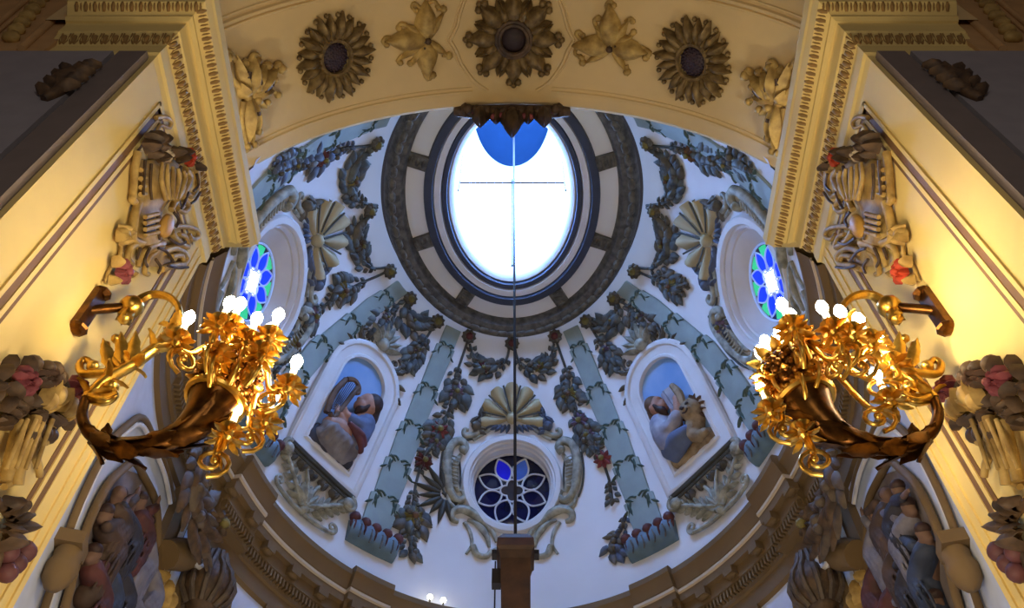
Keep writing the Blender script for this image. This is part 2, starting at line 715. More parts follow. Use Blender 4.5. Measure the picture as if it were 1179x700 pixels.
def ress(az):
    d = math.degrees(az)
    return 0.012 if any(abs(d - q) < 5.2 for q in RESS) else 0.0


azc = []
for a in np.linspace(-AZL, AZL, 240):
    azc.append(math.radians(a))
for q in RESS:
    for s_ in (-5.2, 5.2):
        azc += [math.radians(q + s_ - 0.02), math.radians(q + s_ + 0.02)]
azc.sort()


def cornice(name, prof, m, parent=None, rs=True, lim=180):
    mb = MB()
    mb.grid([[oval(i + (ress(a) if rs and i > 0.006 else 0), z, a) for a in azc if abs(math.degrees(a)) < lim] for i, z in prof])
    o = mb.build(name, m, parent, angle=30)
    if parent is None:
        o['kind'] = 'structure'
    return o


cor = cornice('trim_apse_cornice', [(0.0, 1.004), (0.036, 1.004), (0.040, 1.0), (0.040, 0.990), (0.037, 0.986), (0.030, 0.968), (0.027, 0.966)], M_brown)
cornice('nosing', [(0.027, 0.966), (0.030, 0.965), (0.030, 0.960), (0.027, 0.958)], M_tanlight, cor)  # paler tan paints the lit edge of the cornice
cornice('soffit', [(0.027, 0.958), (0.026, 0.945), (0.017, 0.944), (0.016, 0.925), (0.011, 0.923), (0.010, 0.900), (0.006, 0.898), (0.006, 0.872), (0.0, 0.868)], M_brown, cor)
mb = MB()
for k in range(230):
    a = math.radians(-100 + 200 * k / 229)
    p = oval(0.0145 + ress(a), 0.913, a)
    X = (oval(0.013, 0.913, a + 0.01) - oval(0.013, 0.913, a)).normalized()
    mb.box(p, 0.013, 0.03, 0.045, (X, X.cross(Vector((0, 0, 1))), Vector((0, 0, 1))))
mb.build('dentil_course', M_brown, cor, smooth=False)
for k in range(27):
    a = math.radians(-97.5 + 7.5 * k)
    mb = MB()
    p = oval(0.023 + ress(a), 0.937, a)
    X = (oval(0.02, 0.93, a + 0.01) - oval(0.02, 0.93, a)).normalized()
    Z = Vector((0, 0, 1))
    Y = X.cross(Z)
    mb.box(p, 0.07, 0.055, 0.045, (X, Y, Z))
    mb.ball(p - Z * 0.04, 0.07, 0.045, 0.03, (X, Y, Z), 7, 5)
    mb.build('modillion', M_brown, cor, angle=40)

# frieze and string courses under the cornice
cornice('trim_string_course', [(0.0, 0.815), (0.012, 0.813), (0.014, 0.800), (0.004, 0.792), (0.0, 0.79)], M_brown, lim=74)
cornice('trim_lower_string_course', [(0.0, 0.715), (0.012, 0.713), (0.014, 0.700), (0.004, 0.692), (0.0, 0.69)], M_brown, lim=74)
# flat tan strips between the white frieze panels
for n_, az in enumerate((-72, -52, -16, 16, 52, 72)):
    mb = MB()
    a0, a1 = math.radians(az - 3.2), math.radians(az + 3.2)
    aa = [a0 + (a1 - a0) * i / 4 for i in range(5)]
    mb.grid([[oval(i, z, a) for a in aa] for i, z in ((0.0, 0.872), (0.008, 0.870), (0.008, 0.40), (0, 0.40))])
    mb.grid([[oval(0.0, z, a0), oval(0.008, z, a0)] for z in (0.872, 0.40)])
    mb.grid([[oval(0.0, z, a1), oval(0.008, z, a1)] for z in (0.872, 0.40)])
    struct('trim_wall_strip', mb, M_brown)

# ---- round windows
def round_window(n, F, depth, style, sc=1.0):
    g = 0.74 if style == 'bright' else 1.0      # the side reveals splay inward
    K = 1.06
    NS = 48
    F0 = F

    class Scaled:
        at = staticmethod(lambda a, b, h=0.0: F0.at(a * sc, b * sc, h))
    F = Scaled

    def loop(r, h):
        return [F.at(r * math.cos(2 * PI * j / NS), K * r * math.sin(2 * PI * j / NS), h) for j in range(NS)]
    mb = MB()
    mb.grid([loop(r, h) for r, h in ((0.70, -0.01), (0.70, 0.05), (0.685, 0.075), (0.62, 0.08), (0.605, 0.06), (0.60, 0.035), (0.575, 0.035), (0.565, 0.015), (0.56, -0.03), (0.535, -0.035), (0.525, -0.06), (0.51 * g, -depth - 0.02))], cv=True)
    root = mb.build('window_%d' % n, M_trimw, angle=40)
    root['kind'] = 'structure'
    RG = 0.505
    hd = -depth

    def poly(name, pts, m, h):
        mb = MB()
        c = (sum(p[0] for p in pts) / len(pts), sum(p[1] for p in pts) / len(pts))
        mb.grid([[F.at(g * (c[0] + (p[0] - c[0]) * q), g * K * (c[1] + (p[1] - c[1]) * q), hd + hh) for p in pts] for q, hh in ((0.02, h), (0.98, h), (1.0, h - 0.008))], cv=True)
        return mb.build(name, m, root, angle=60)
    poly('glass_ground', [(RG * math.cos(2 * PI * j / 40), RG * math.sin(2 * PI * j / 40)) for j in range(40)], M_dkblue, 0.0)
    tr = MB()

    def line(pts, r=0.014, closed=False):
        tr.tube([F.at(g * p[0], g * K * p[1], hd + 0.02) for p in pts], r * g, 5)

    def petal(th, r0, r1, wd):
        a, b = [], []
        for i in range(11):
            u = i / 10
            r = r0 + (r1 - r0) * u
            w = wd * math.sin(PI * u ** 0.9) ** 0.85
            a.append((r * math.cos(th) - w * math.sin(th), r * math.sin(th) + w * math.cos(th)))
            b.append((r * math.cos(th) + w * math.sin(th), r * math.sin(th) - w * math.cos(th)))
        return a, b
    for k in range(8):
        th = math.radians(22.5 + 45 * k)
        a, b = petal(th, 0.14, 0.47, 0.105)
        line(a)
        line(b)
        if style == 'dark':
            mm = {2: M_blueglow, 1: M_bluelite, 3: M_dkblue}.get(k, M_dkblue)
        else:
            mm = M_paneblue
        poly('petal_pane', a + b[::-1][1:-1], mm, 0.01)
        # spandrel pane between petals at the rim
        t2 = math.radians(45 * k)
        sp = [((0.40 if i in (0, 4) else 0.485 if i in (1, 2, 3) else 0.30) * math.cos(t2 + dt), (0.40 if i in (0, 4) else 0.485 if i in (1, 2, 3) else 0.30) * math.sin(t2 + dt)) for i, dt in enumerate((-0.22, -0.2, 0, 0.2, 0.22, 0.0))]
        if style == 'bright':
            poly('corner_pane', sp, M_panegreen, 0.006)
            kk = (0.5 * math.cos(t2 + 0.39), 0.5 * math.sin(t2 + 0.39))
    q = []
    for i in range(48):
        th = 2 * PI * i / 48
        q.append((0.135 * (0.72 + 0.42 * abs(math.cos(2 * th))) * math.cos(th), 0.135 * (0.72 + 0.42 * abs(math.cos(2 * th))) * math.sin(th)))
    if style == 'bright':
        q = [(x * 1.35, y * 1.35) for x, y in q]
    poly('quatrefoil_pane', q, M_panewhite if style == 'bright' else M_wood, 0.014)
    line(q + [q[0]])
    line([(RG * math.cos(2 * PI * j / 40), RG * math.sin(2 * PI * j / 40)) for j in range(41)], 0.02)
    tr.build('tracery', M_trimw if style == 'dark' else M_tracery, root)
    return root


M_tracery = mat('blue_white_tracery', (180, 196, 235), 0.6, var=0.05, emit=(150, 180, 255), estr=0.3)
round_window(2, WIN['front'], 0.20, 'dark')
round_window(3, WIN['left'], 0.17, 'bright', 1.17)
round_window(4, WIN['right'], 0.17, 'bright', 1.17)

# ---- chancel arch
Y0, Y1 = 0.295, 0.577
mb = MB()
th = [PI * i / 72 for i in range(73)]


def arc(R, y):
    return [W(RS + 0.0, y, 0.95)] * 0 + [W(R, y, 0.98)] + [W(R * math.cos(t), y, ZS + R * math.sin(t)) for t in th] + [W(-R, y, 0.98)]


R2 = RS + 0.085
prof = [(R2, Y0), (RS + 0.006, Y0), (RS, Y0 + 0.006), (RS, Y0 + 0.07), (RS, 0.46), (RS, Y1 - 0.006), (RS + 0.006, Y1), (R2, Y1), (R2, Y0)]
mb.grid([arc(R, y) for R, y in prof])
arch = struct('ceiling_chancel_arch', mb, M_arch, smooth=True, angle=40)


def soff(deg, y, h=0.0):
    t = math.radians(deg)
    return W((RS - h / S) * math.sin(t), y, ZS + (RS - h / S) * math.cos(t))


def arch_mould(pts, r, name, m):
    mb = MB()
    mb.tube([soff(a, y, r * 0.1) for a, y in pts], r, 6)
    return mb.build(name, m, arch)


for y, r in ((0.372, 0.018), (0.365, 0.028), (0.356, 0.014), (0.548, 0.020), (0.541, 0.012)):
    if y > 0.5:
        for sg in (-1, 1):
            arch_mould([(sg * a, y) for a in np.linspace(9, 88, 40)], r, 'soffit_moulding', M_arch)
    else:
        arch_mould([(a, y) for a in np.linspace(-88, 88, 80)], r, 'soffit_moulding', M_arch)
# ogee frame round the centre boss
for off, r in ((0.0, 0.020), (0.012, 0.012)):
    for sg in (-1, 1):
        up = [(5.5, 0.547), (8.5, 0.530), (11.2, 0.500), (12.3, 0.478), (13.6, 0.461)]
        lo = [(13.6, 0.461), (12.0, 0.440), (11.2, 0.42), (9.8, 0.395), (8, 0.374)]
        k_ = 1 + off * 5
        arch_mould([(sg * (a * k_), y) for a, y in crom(up, 4)], r, 'ogee_frame', M_arch)
        arch_mould([(sg * (a * k_), y) for a, y in crom(lo, 4)], r, 'ogee_frame', M_arch)
# spandrel wall of the nave above the arch and the wall behind it toward the dome
mb = MB()
fr = [[W(R2 * math.cos(t) if True else 0, Y0 + 0.03, ZS + R2 * math.sin(t)) for t in th], [W(max(-0.95, min(0.95, 1.6 * math.cos(t))), Y0 + 0.03, ZS + min(0.95, 1.6 * math.sin(t))) for t in th]]
mb.grid(fr)
struct('wall_above_arch', mb, M_navetan)

# ---- the two piers and their cornices
PX, PYN, PYF = 0.36, 0.31, 0.55
for sx, nm in ((-1, 'left'), (1, 'right')):
    mb = MB()
    xo = 0.80
    mb.box(W(sx * (PX + xo) / 2, (PYN + PYF) / 2, (1.0 - EYE / S) / 2 - 0.0), (xo - PX) / 2 * S, (PYF - PYN) / 2 * S, (1.0 + EYE / S) / 2 * S)
    pier = struct('wall_pier_' + nm, mb, M_cream)
    # grey side piece of the nave wall
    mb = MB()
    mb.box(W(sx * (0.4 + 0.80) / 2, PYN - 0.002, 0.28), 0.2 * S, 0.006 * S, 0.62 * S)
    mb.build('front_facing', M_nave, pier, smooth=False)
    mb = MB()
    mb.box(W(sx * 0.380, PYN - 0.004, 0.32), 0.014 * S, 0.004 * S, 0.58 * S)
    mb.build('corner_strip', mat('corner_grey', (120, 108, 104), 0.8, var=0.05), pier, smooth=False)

    # cornice
    def crn(name, prof, m, parent, xend=0.475):
        mb = MB()
        rows = []
        for o_, z in prof:
            rows.append([W(sx * xend, PYN - o_, z), W(sx * (PX - o_), PYN - o_, z), W(sx * (PX - o_), PYF + o_, z), W(sx * 0.47, PYF + o_, z)])
        mb.grid(rows)
        # end of the front run
        return mb.build(name, m, parent, smooth=False)
    co = crn('trim_pier_cornice_' + nm, [(0.0, 1.02), (0.037, 1.02), (0.037, 1.003), (0.035, 1.0), (0.032, 0.988), (0.020, 0.979), (0.020, 0.975), (0.016, 0.972), (0.0135, 0.972), (0.0125, 0.968), (0.012, 0.951)], M_cream, None)
    co['kind'] = 'structure'
    crn('architrave', [(0.012, 0.951), (0.010, 0.949), (0.0085, 0.938), (0.004, 0.928), (0.004, 0.922), (0.0045, 0.921), (0.0045, 0.906), (0.002, 0.903), (0.0, 0.895)], M_cream, co)
    # end caps of the front run
    mb = MB()
    pr = [(0.0, 1.02), (0.037, 1.02), (0.037, 1.003), (0.035, 1.0), (0.020, 0.979), (0.012, 0.972), (0.012, 0.951), (0.004, 0.928), (0.004, 0.906), (0.0, 0.895)]
    mb.poly([W(sx * 0.475, PYN - o_, z) for o_, z in pr])
    mb.build('cornice_end', M_cream, co, smooth=False)
    # leaf-and-dart and egg-and-dart bands
    for nm2, o_a, z_a, o_b, z_b, step, m in (('leaf_band', 0.033, 0.992, 0.022, 0.9795, 0.0098, M_bandrelief), ('egg_band', 0.0105, 0.947, 0.0055, 0.930, 0.0105, M_bandrelief)):
        mb = MB()
        om, zm = (o_a + o_b) / 2, (z_a + z_b) / 2
        segs = [(W(sx * (PX - om), PYN - om, zm), W(sx * (PX - om), PYF + om, zm), Vector((-sx, 0, 0))),
                (W(sx * 0.47, PYN - om, zm), W(sx * (PX - om), PYN - om, zm), Vector((0, -1, 0)))]
        for p, q, out in segs:
            L = (q - p).length
            n = int(L / (step * S))
            d = (q - p).normalized()
            dn = (Vector((0, 0, 1)) * (z_a - z_b) + out * (o_a - o_b)).normalized()
            nn = d.cross(dn)
            hl = math.hypot(z_a - z_b, o_a - o_b) * S / 2
            for i in range(n):
                c = p + d * (L * (i + 0.5) / n)
                if nm2 == 'egg_band':
                    mb.ball(c - dn * 0.01, 0.022, hl * 0.85, 0.022, (d, dn, nn), 6, 4)
                    for e in (-1, 1):
                        mb.tube([c + d * 0.029 * e + dn * hl, c + d * 0.030 * e - dn * hl * 0.4, c + d * 0.012 * e - dn * hl * 1.05], 0.007, 4)
                else:
                    mb.ball(c, 0.020, hl * 0.9, 0.02, (d, dn, nn), 6, 4)
                    mb.ball(c + d * 0.034, 0.009, hl * 0.75, 0.018, (d, dn, nn), 5, 4)
        mb.build(nm2, m, co, angle=60)
    # raised panel mouldings on the inner face
    n_in = Vector((-sx, 0, 0))
    for dd, r, m in ((0.0, 0.014, M_cream), (0.006, 0.026, M_groove), (0.0115, 0.015, M_cream), (0.0155, 0.018, M_groove)):
        mb = MB()
        ya, yb, zt = 0.352 + dd, 0.516 - dd, 0.884 - dd
        for p, q in ((W(sx * PX, ya, -0.2), W(sx * PX, ya, zt)), (W(sx * PX, ya, zt), W(sx * PX, yb, zt)), (W(sx * PX, yb, zt), W(sx * PX, yb, -0.2))):
            d = (q - p).normalized()
            mb.box((p + q) / 2, (q - p).length / 2 + r, r, r * (1.0 if m is M_cream else 0.35), (d, d.cross(n_in), n_in))
        mb.build('panel_moulding', m, pier, smooth=False)
    # far-edge bead
    mb = MB()
    for y in (0.532, 0.543):
        mb.box(W(sx * PX, y, 0.34), 0.012, 0.010, 0.56 * S)
    mb.build('edge_bead', M_cream, pier, smooth=False)

# ---- side cornices of the nave running toward the viewer
for sx, nm in ((-1, 'left'), (1, 'right')):
    mb = MB()
    prof = [(0.80, 0.97), (0.60, 0.97), (0.60, 1.0), (0.585, 1.003), (0.58, 1.012), (0.565, 1.015), (0.56, 1.03), (0.545, 1.03), (0.54, 1.045), (0.525, 1.05), (0.52, 1.075), (0.505, 1.09), (0.505, 1.2), (0.80, 1.2)]
    mb.grid([[W(sx * x, -0.7, z + 0.28), W(sx * x, 0.285, z + 0.28)] for x, z in prof])
    mb.poly([W(sx * x, 0.285, z + 0.28) for x, z in prof])
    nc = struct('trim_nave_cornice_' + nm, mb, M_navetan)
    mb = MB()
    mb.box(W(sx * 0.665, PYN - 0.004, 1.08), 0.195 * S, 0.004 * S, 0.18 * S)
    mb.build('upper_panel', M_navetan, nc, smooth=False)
    for (xa, za, xb, zb, r) in ((0.598, 0.90, 0.640, 1.26, 0.030), (0.583, 0.90, 0.622, 1.26, 0.018), (0.545, 0.90, 0.582, 1.26, 0.022), (0.535, 0.90, 0.570, 1.26, 0.014), (0.492, 0.90, 0.520, 1.26, 0.03)):
        mb = MB()
        mb.tube([W(sx * xa, PYN - 0.010, za), W(sx * xb, PYN - 0.010, zb)], r, 8)
        mb.build('rib_moulding', M_navetan, nc)
    for k in range(7):
        mb = MB()
        u_ = k / 6
        mb.ball(W(sx * (0.515 + 0.03 * u_), PYN - 0.012, 0.93 + 0.024 * k), 0.07, 0.05, 0.045)
        mb.ball(W(sx * (0.515 + 0.03 * u_), PYN - 0.012, 0.93 + 0.024 * k) + Vector((0, 0, 0.05)), 0.045, 0.04, 0.03)
        mb.build('rib_knob', M_carve, nc)
    for k in range(0):
        mb = MB()
        y = 0.275 - 0.030 * k
        mb.box(W(sx * 0.552, y, 1.022), 0.06, 0.05, 0.05)
        mb.ball(W(sx * 0.552, y, 1.014), 0.05, 0.05, 0.045)
        mb.build('modillion', M_navetan, nc, angle=40)

# ================================================================== DOME ORNAMENT
RND = random.Random(7)

# ---- ribs between the painted fields
RIBS = [(-114.5, 0), (-70, 1), (-34.6, 1), (34.6, 1), (70, 1), (114.5, 0)]
RIBNAME = {-114.5: 'sage green dome rib behind the arch at upper left of the ring', -70: 'sage green dome rib running down behind the left chandelier',
           -34.6: 'sage green dome rib left of the front round window', 34.6: 'sage green dome rib right of the front round window',
           70: 'sage green dome rib running down behind the right chandelier', 114.5: 'sage green dome rib behind the arch at upper right of the ring'}
CONS = {-70: 'blue grey rib foot with maroon tufts behind the left chandelier', -34.6: 'blue grey rib foot with maroon tufts at lower left of the front window',
        34.6: 'blue grey rib foot with maroon tufts at lower right of the front window', 70: 'blue grey rib foot with maroon tufts behind the right chandelier'}


def rib_az(a0, z):
    # ribs converge toward the ring
    tab = {34.6: (34.8, 31.4, 28.6, 26.6), 70: (70.5, 66.6, 60.4, 54.5), 114.5: (110, 114, 120, 125.5)}[abs(a0)]
    return math.copysign(float(np.interp(z, (1.10, 1.34, 1.49, 1.568), tab)), a0)


for a0, full in RIBS:
    idx = sorted(list(np.linspace(0, 21, 22)) + [1 + 3.7 * k + e for k in range(6) for e in (-0.02, 0.02)])
    mid = [dome_surf(rib_az(a0, 1.10 + 0.456 * i / 21), 1.10 + 0.456 * i / 21) for i in idx]
    root = thing('trim_rib', None, None, mid[len(mid) // 2].P)
    root['kind'] = 'structure'
    mb = MB()
    rows = []
    for i, F in zip(idx, mid):
        hw = (0.225 - 0.10 * i / 21) * (0.90 + 0.20 * (((i - 1) / 3.7) % 1.0))
        rows.append([F.at(q * hw, 0, h) for q, h in ((-1.0, -0.01), (-1.0, 0.035), (-0.82, 0.05), (0, 0.042), (0.82, 0.05), (1.0, 0.035), (1.0, -0.01))])
    mb.grid(rows)
    mb.build('band', M_rib, root, angle=40)
    for k in range(6):
        i = 1 + k * 3.7
        z = 1.10 + (1.556 - 1.10) * (i / 21)
        F = dome_surf(rib_az(a0, z), z)
        hw = 0.225 - 0.10 * i / 21
        mb = MB()
        L = hw * 1.45
        for sg in (-1, 1):
            ang0 = PI / 2
            mb.stroke(F, [(sg * hw * 0.1, 0.02), (sg * hw * 0.45, 0.06), (sg * hw * 0.9, 0.02)], 0.018, 0.012, h=0.05, seg=3)
            mb.leaf(F, sg * hw * 0.85, 0.05, PI / 2 + sg * 2.2, L * 0.45, L * 0.22, 0.05, 0.35, 3)
            mb.leaf(F, sg * hw * 0.80, -0.02, -PI / 2 - sg * 0.2, L * 0.7, L * 0.24, 0.05, 0.35, 3)
            mb.leaf(F, sg * hw * 0.50, 0.02, -PI / 2 + sg * 0.35, L * 0.8, L * 0.20, 0.05, 0.3, 3)
            mb.leaf(F, sg * hw * 0.9, -0.12, -PI / 2 + sg * 0.9, L * 0.45, L * 0.18, 0.05, 0.3, 3)
        mb.build('leaf_tuft', M_ribdk, root, angle=60)
    if not full:
        continue
    Fc = dome_surf(a0, 1.112)
    cr_ = thing('rib_foot', CONS[a0], 'console', Fc.P, 'feet of the dome ribs')
    mb = MB()
    rows = []
    for j in range(25):
        s_ = -0.36 + 0.72 * j / 24
        sc_ = 0.03 * abs(math.sin(PI * 4 * j / 24 * 1.0))
        rows.append([Fc.at(s_, 0.08, 0.0), Fc.at(s_, 0.09, 0.10 + sc_), Fc.at(s_, 0.0, 0.13 + sc_), Fc.at(s_, -0.12, 0.10 + sc_), Fc.at(s_ * 0.97, -0.20, 0.05), Fc.at(s_ * 0.96, -0.20, -0.02)])
    mb.grid(rows)
    mb.poly(rows[0])
    mb.poly(rows[-1])
    mb.build('body', M_console, cr_, angle=60)
    for j in range(5):
        mb = MB()
        s_ = -0.33 + 0.66 * j / 4
        mb.knob(Fc, s_, 0.11, 0.075, h=0.09, nu=8, nv=6)
        mb.leaf(Fc, s_, 0.08, -PI / 2, 0.17, 0.10, 0.12, 0.25, 3)
        mb.leaf(Fc, s_, 0.10, PI / 2, 0.09, 0.08, 0.08, 0.2, 3)
        mb.build('tuft', M_consolered, cr_, angle=60)
    for j in range(4):
        mb = MB()
        s_ = -0.25 + 0.5 * j / 3
        mb.stroke(Fc, [(s_, 0.02), (s_ + 0.015, -0.08), (s_, -0.17)], 0.018, 0.01, h=0.145, seg=3)
        mb.build('tassel', M_ring, cr_)

# ---- rosettes below the ring
ROS = {0: 'dark rosette on the centre line below the oval ring', -19.4: 'first dark rosette left of the centre line below the ring', 19.4: 'first dark rosette right of the centre line below the ring',
       -34.6: 'second dark rosette left of the centre line below the ring', 34.6: 'second dark rosette right of the centre line below the ring',
       -49.7: 'third dark rosette left of the centre line, beside the ring', 49.7: 'third dark rosette right of the centre line, beside the ring',
       -63.8: 'fourth dark rosette up the left side of the ring', 63.8: 'fourth dark rosette up the right side of the ring',
       -88.9: 'dark rosette midway up the left side of the ring', 88.9: 'dark rosette midway up the right side of the ring',
       -114.5: 'topmost dark rosette left of the ring, near the arch edge', 114.5: 'topmost dark rosette right of the ring, near the arch edge'}
for az, lab in ROS.items():
    F = dome_surf(az, 1.5535)
    t = thing('rosette', lab, 'rosette', F.P, 'rosettes around the dome ring')
    mb = MB()
    for k in range(9):
        a = 2 * PI * k / 9
        mb.leaf(F, 0.03 * math.cos(a), 0.03 * math.sin(a), a, 0.085, 0.11, 0.03, 0.35, 3)
    mb.build('petals', M_leaf2, t, angle=70)
    mb = MB()
    mb.knob(F, 0, 0, 0.07, h=0.035)
    mb.build('centre', M_robered if abs(az) in (19.4, 0) else M_olive, t)


# ---- garlands
def garland(px, widths, lab, group, flowers=(), leafm=M_leaf, ribbon=True, G=Gdome, dens=1.0, seed=1, fat=1.0, second=None):
    """px: pixel track of the garland on the dome; widths in metres along it (0 = bare ribbon)"""
    rnd = random.Random(seed)
    i0 = len(px) // 2
    Pm = hit(G, *px[i0])
    F = Surf(G, Pm)
    track = [(*F.loc(*p), w) for p, w in zip(px, widths)]
    root = thing('garland', lab, 'garland', Pm, group)
    fine = crom(track, 8)
    mb = MB()
    mb.tube([F.at(p[0], p[1], 0.022) for p in fine], 0.020, 5)
    mb.build('ribbon', M_dkedge, root)
    mb = MB()
    mb2 = MB()
    dist = 0.0
    nxt = 0.0
    for i in range(1, len(fine)):
        a, b = fine[i - 1], fine[i]
        dx, dy = b[0] - a[0], b[1] - a[1]
        L = math.hypot(dx, dy)
        dist += L
        w = b[2]
        if w < 0.085 or dist < nxt:
            continue
        nxt = dist + 0.068 / dens
        ang = math.atan2(dy, dx)
        for lane in (-1, 0, 1):
            off = lane * w * 0.26 + rnd.uniform(-0.1, 0.1) * w
            aa = ang + lane * rnd.uniform(0.4, 1.0) + rnd.uniform(-0.25, 0.25)
            LL = max(0.09, w * rnd.uniform(0.48, 0.68))
            s_, t_ = b[0] - math.sin(ang) * off, b[1] + math.cos(ang) * off
            (mb if rnd.random() < 0.7 else mb2).leaf(F, s_, t_, aa, LL, LL * rnd.uniform(0.62, 0.85) * fat, 0.015 + 0.04 * (lane == 0) + rnd.uniform(0, 0.025), 0.18, 4)
        if rnd.random() < 0.5:
            mb2.knob(F, b[0] + rnd.uniform(-.25, .25) * w, b[1] + rnd.uniform(-.25, .25) * w, w * 0.13, h=0.07)
    if mb.f:
        mb.build('leaves', leafm, root, angle=70)
    if mb2.f:
        mb2.build('berries_and_leaves', second or (M_leaf2 if leafm is not M_leaf2 else M_leaf), root, angle=70)
    for (fx, fy, r, m) in flowers:
        s_, t_ = F.loc(fx, fy)
        fm = MB()
        for ringn, (n_, rr, hh) in enumerate(((8, 1.0, 0.05), (6, 0.62, 0.085))):
            for k in range(n_):
                a = 2 * PI * k / n_ + ringn * 0.3
                fm.leaf(F, s_ + 0.15 * r * math.cos(a), t_ + 0.15 * r * math.sin(a), a, r * rr * 0.85, r * rr * 0.62, hh, 0.3, 3)
        fo = fm.build('flower', m, root, angle=70)
        cm = MB()
        cm.knob(F, s_, t_, r * 0.3, h=0.11)
        cm.build('flower_centre', M_olive if m is not M_olive else M_robebrown, fo)
    return root


def mir(pts):
    return [(1180 - x, y) for x, y in pts]


def mirf(fl):
    return [(1180 - x, y, r, m) for x, y, r, m in fl]


G1 = 'swags hung between rosettes under the ring'
G2 = 'hanging garlands on the dome'
sw1 = [(587, 400), (582, 416), (566, 425), (549, 421), (541, 396)]
w1 = [0, 0.12, 0.30, 0.26, 0]
garland(sw1, w1, 'leafy swag left of the centre rosette above the front shell', G1, [(556, 424, 0.10, M_robered)], M_leaf, seed=3)
garland(mir(sw1), w1, 'leafy swag right of the centre rosette above the front shell', G1, [(622, 423, 0.10, M_olive)], M_leaf, seed=4)
sw2 = [(473, 342), (465, 355), (470, 368), (484, 377), (500, 370)]
w2 = [0.05, 0.26, 0.34, 0.30, 0.05]
garland(sw2, w2, 'short dark swag between second and third rosettes, left side', G1, [(474, 369, 0.08, M_robebrown)], seed=5)
garland(mir(sw2), w2, 'short dark swag between second and third rosettes, right side', G1, [(707, 369, 0.08, M_robebrown)], seed=6)
sw3 = [(453, 306), (434, 309), (421, 305), (412, 287), (410, 268), (416, 255), (434, 238)]
w3 = [0.0, 0.05, 0.22, 0.36, 0.34, 0.14, 0]
garland(sw3, w3, 'leafy swag hanging left of the ring between fourth and midway rosettes', G1, [(413, 282, 0.10, M_robebrown)], seed=7)
garland(mir(sw3), w3, 'leafy swag hanging right of the ring between fourth and midway rosettes', G1, [(767, 282, 0.10, M_robebrown)], seed=8)
sw4 = [(434, 236), (420, 234), (408, 228), (402, 208), (408, 188), (420, 176), (440, 166)]
w4 = [0.0, 0.10, 0.24, 0.36, 0.30, 0.12, 0]
garland(sw4, w4, 'leafy swag left of the ring between midway and topmost rosettes', G1, [(404, 206, 0.10, M_olive)], seed=9)
garland(mir(sw4), w4, 'leafy swag right of the ring between midway and topmost rosettes', G1, [(773, 206, 0.10, M_olive)], seed=10)
# hanging ones
h1 = [(471, 343), (456, 352), (446, 362), (434, 374), (423, 385)]
wh1 = [0, 0.10, 0.28, 0.30, 0.12]
garland(h1, wh1, 'short garland trailing outward from the third left rosette', G2, [(443, 365, 0.07, M_purple)], seed=11)
garland(mir(h1), wh1, 'short garland trailing outward from the third right rosette', G2, [(739, 366, 0.07, M_purple)], seed=12)
h2 = [(500, 374), (491, 389), (482, 402), (475, 415), (470, 428)]
garland(h2, wh1, 'short garland trailing down from the second left rosette', G2, [(481, 403, 0.07, M_purple)], seed=13)
garland(mir(h2), wh1, 'short garland trailing down from the second right rosette', G2, [(699, 403, 0.07, M_purple)], seed=14)
h3 = [(539, 392), (530, 418), (525, 432), (525, 452), (518, 470), (507, 492), (497, 512), (487, 530), (480, 552), (476, 575), (475, 598), (473, 618), (472, 640)]
wh3 = [0, 0.03, 0.22, 0.40, 0.12, 0.38, 0.22, 0.18, 0.03, 0.16, 0.40, 0.18, 0.32]
garland(h3, wh3, 'longest flower garland left of the front window, to the rib foot', G2,
        [(525, 452, 0.13, M_purple), (505, 496, 0.15, M_red), (500, 510, 0.10, M_purple), (487, 532, 0.14, M_robered), (475, 597, 0.16, M_olive)], seed=15)
h3r = [(641, 392), (650, 418), (655, 432), (657, 455), (664, 472), (670, 490), (680, 508), (692, 526), (700, 545), (704, 560), (706, 577)]
wh3r = [0, 0.03, 0.22, 0.40, 0.10, 0.36, 0.28, 0.12, 0.03, 0.12, 0.20]
garland(h3r, wh3r, 'flower garland right of the front window, its lower end lost', G2,
        [(657, 455, 0.13, M_olive), (669, 486, 0.14, M_purple), (678, 503, 0.12, M_purple), (696, 530, 0.14, M_red)], seed=16)
garland([(722, 596), (716, 612), (708, 625), (716, 634)], [0.08, 0.16, 0.34, 0.30], 'leaf cluster left over beside the right rib foot', 'left over garland pieces on the dome', [], M_leafblue, seed=17)
h4 = [(440, 165), (416, 168), (394, 170), (368, 181), (345, 183), (328, 187), (310, 196)]
wh4 = [0, 0.05, 0.16, 0.38, 0.22, 0.34, 0.12]
garland(h4, wh4, 'garland running outward along the arch edge from the topmost left rosette', G2, [(368, 180, 0.12, M_robered), (335, 186, 0.09, M_leafblue)], M_leafblue, seed=18)
h4r = mir(h4)
garland(h4r, wh4, 'garland running outward along the arch edge from the topmost right rosette', G2, [(798, 175, 0.12, M_robebrown), (842, 186, 0.09, M_leafblue)], M_leaf, seed=19)
h5 = [(453, 308), (436, 317), (419, 324), (404, 331), (390, 336), (374, 351), (360, 362), (346, 380), (337, 396), (324, 415), (314, 430)]
wh5 = [0, 0.03, 0.10, 0.36, 0.30, 0.08, 0.34, 0.16, 0.30, 0.05, 0.22]
garland(h5, wh5, 'long flower garland above the left outer rib, beside the side window', G2, [(393, 334, 0.13, M_olive), (358, 364, 0.13, M_purple), (336, 397, 0.12, M_olive)], M_leaf, seed=20)
h5r = [(727, 308), (744, 316), (758, 322), (770, 327), (782, 331), (794, 327)]
garland(h5r, [0, 0.03, 0.14, 0.34, 0.28, 0.08], 'short garland broken off above the right outer rib', G2, [(776, 329, 0.12, M_olive)], M_leaf, seed=21)
garland([(818, 364), (826, 372), (835, 378), (843, 392)], [0.05, 0.10, 0.22, 0.03], 'lone mauve bud left on the dome above the right chandelier', 'left over garland pieces on the dome', [(834, 377, 0.12, M_purple)], M_leafblue, seed=22)


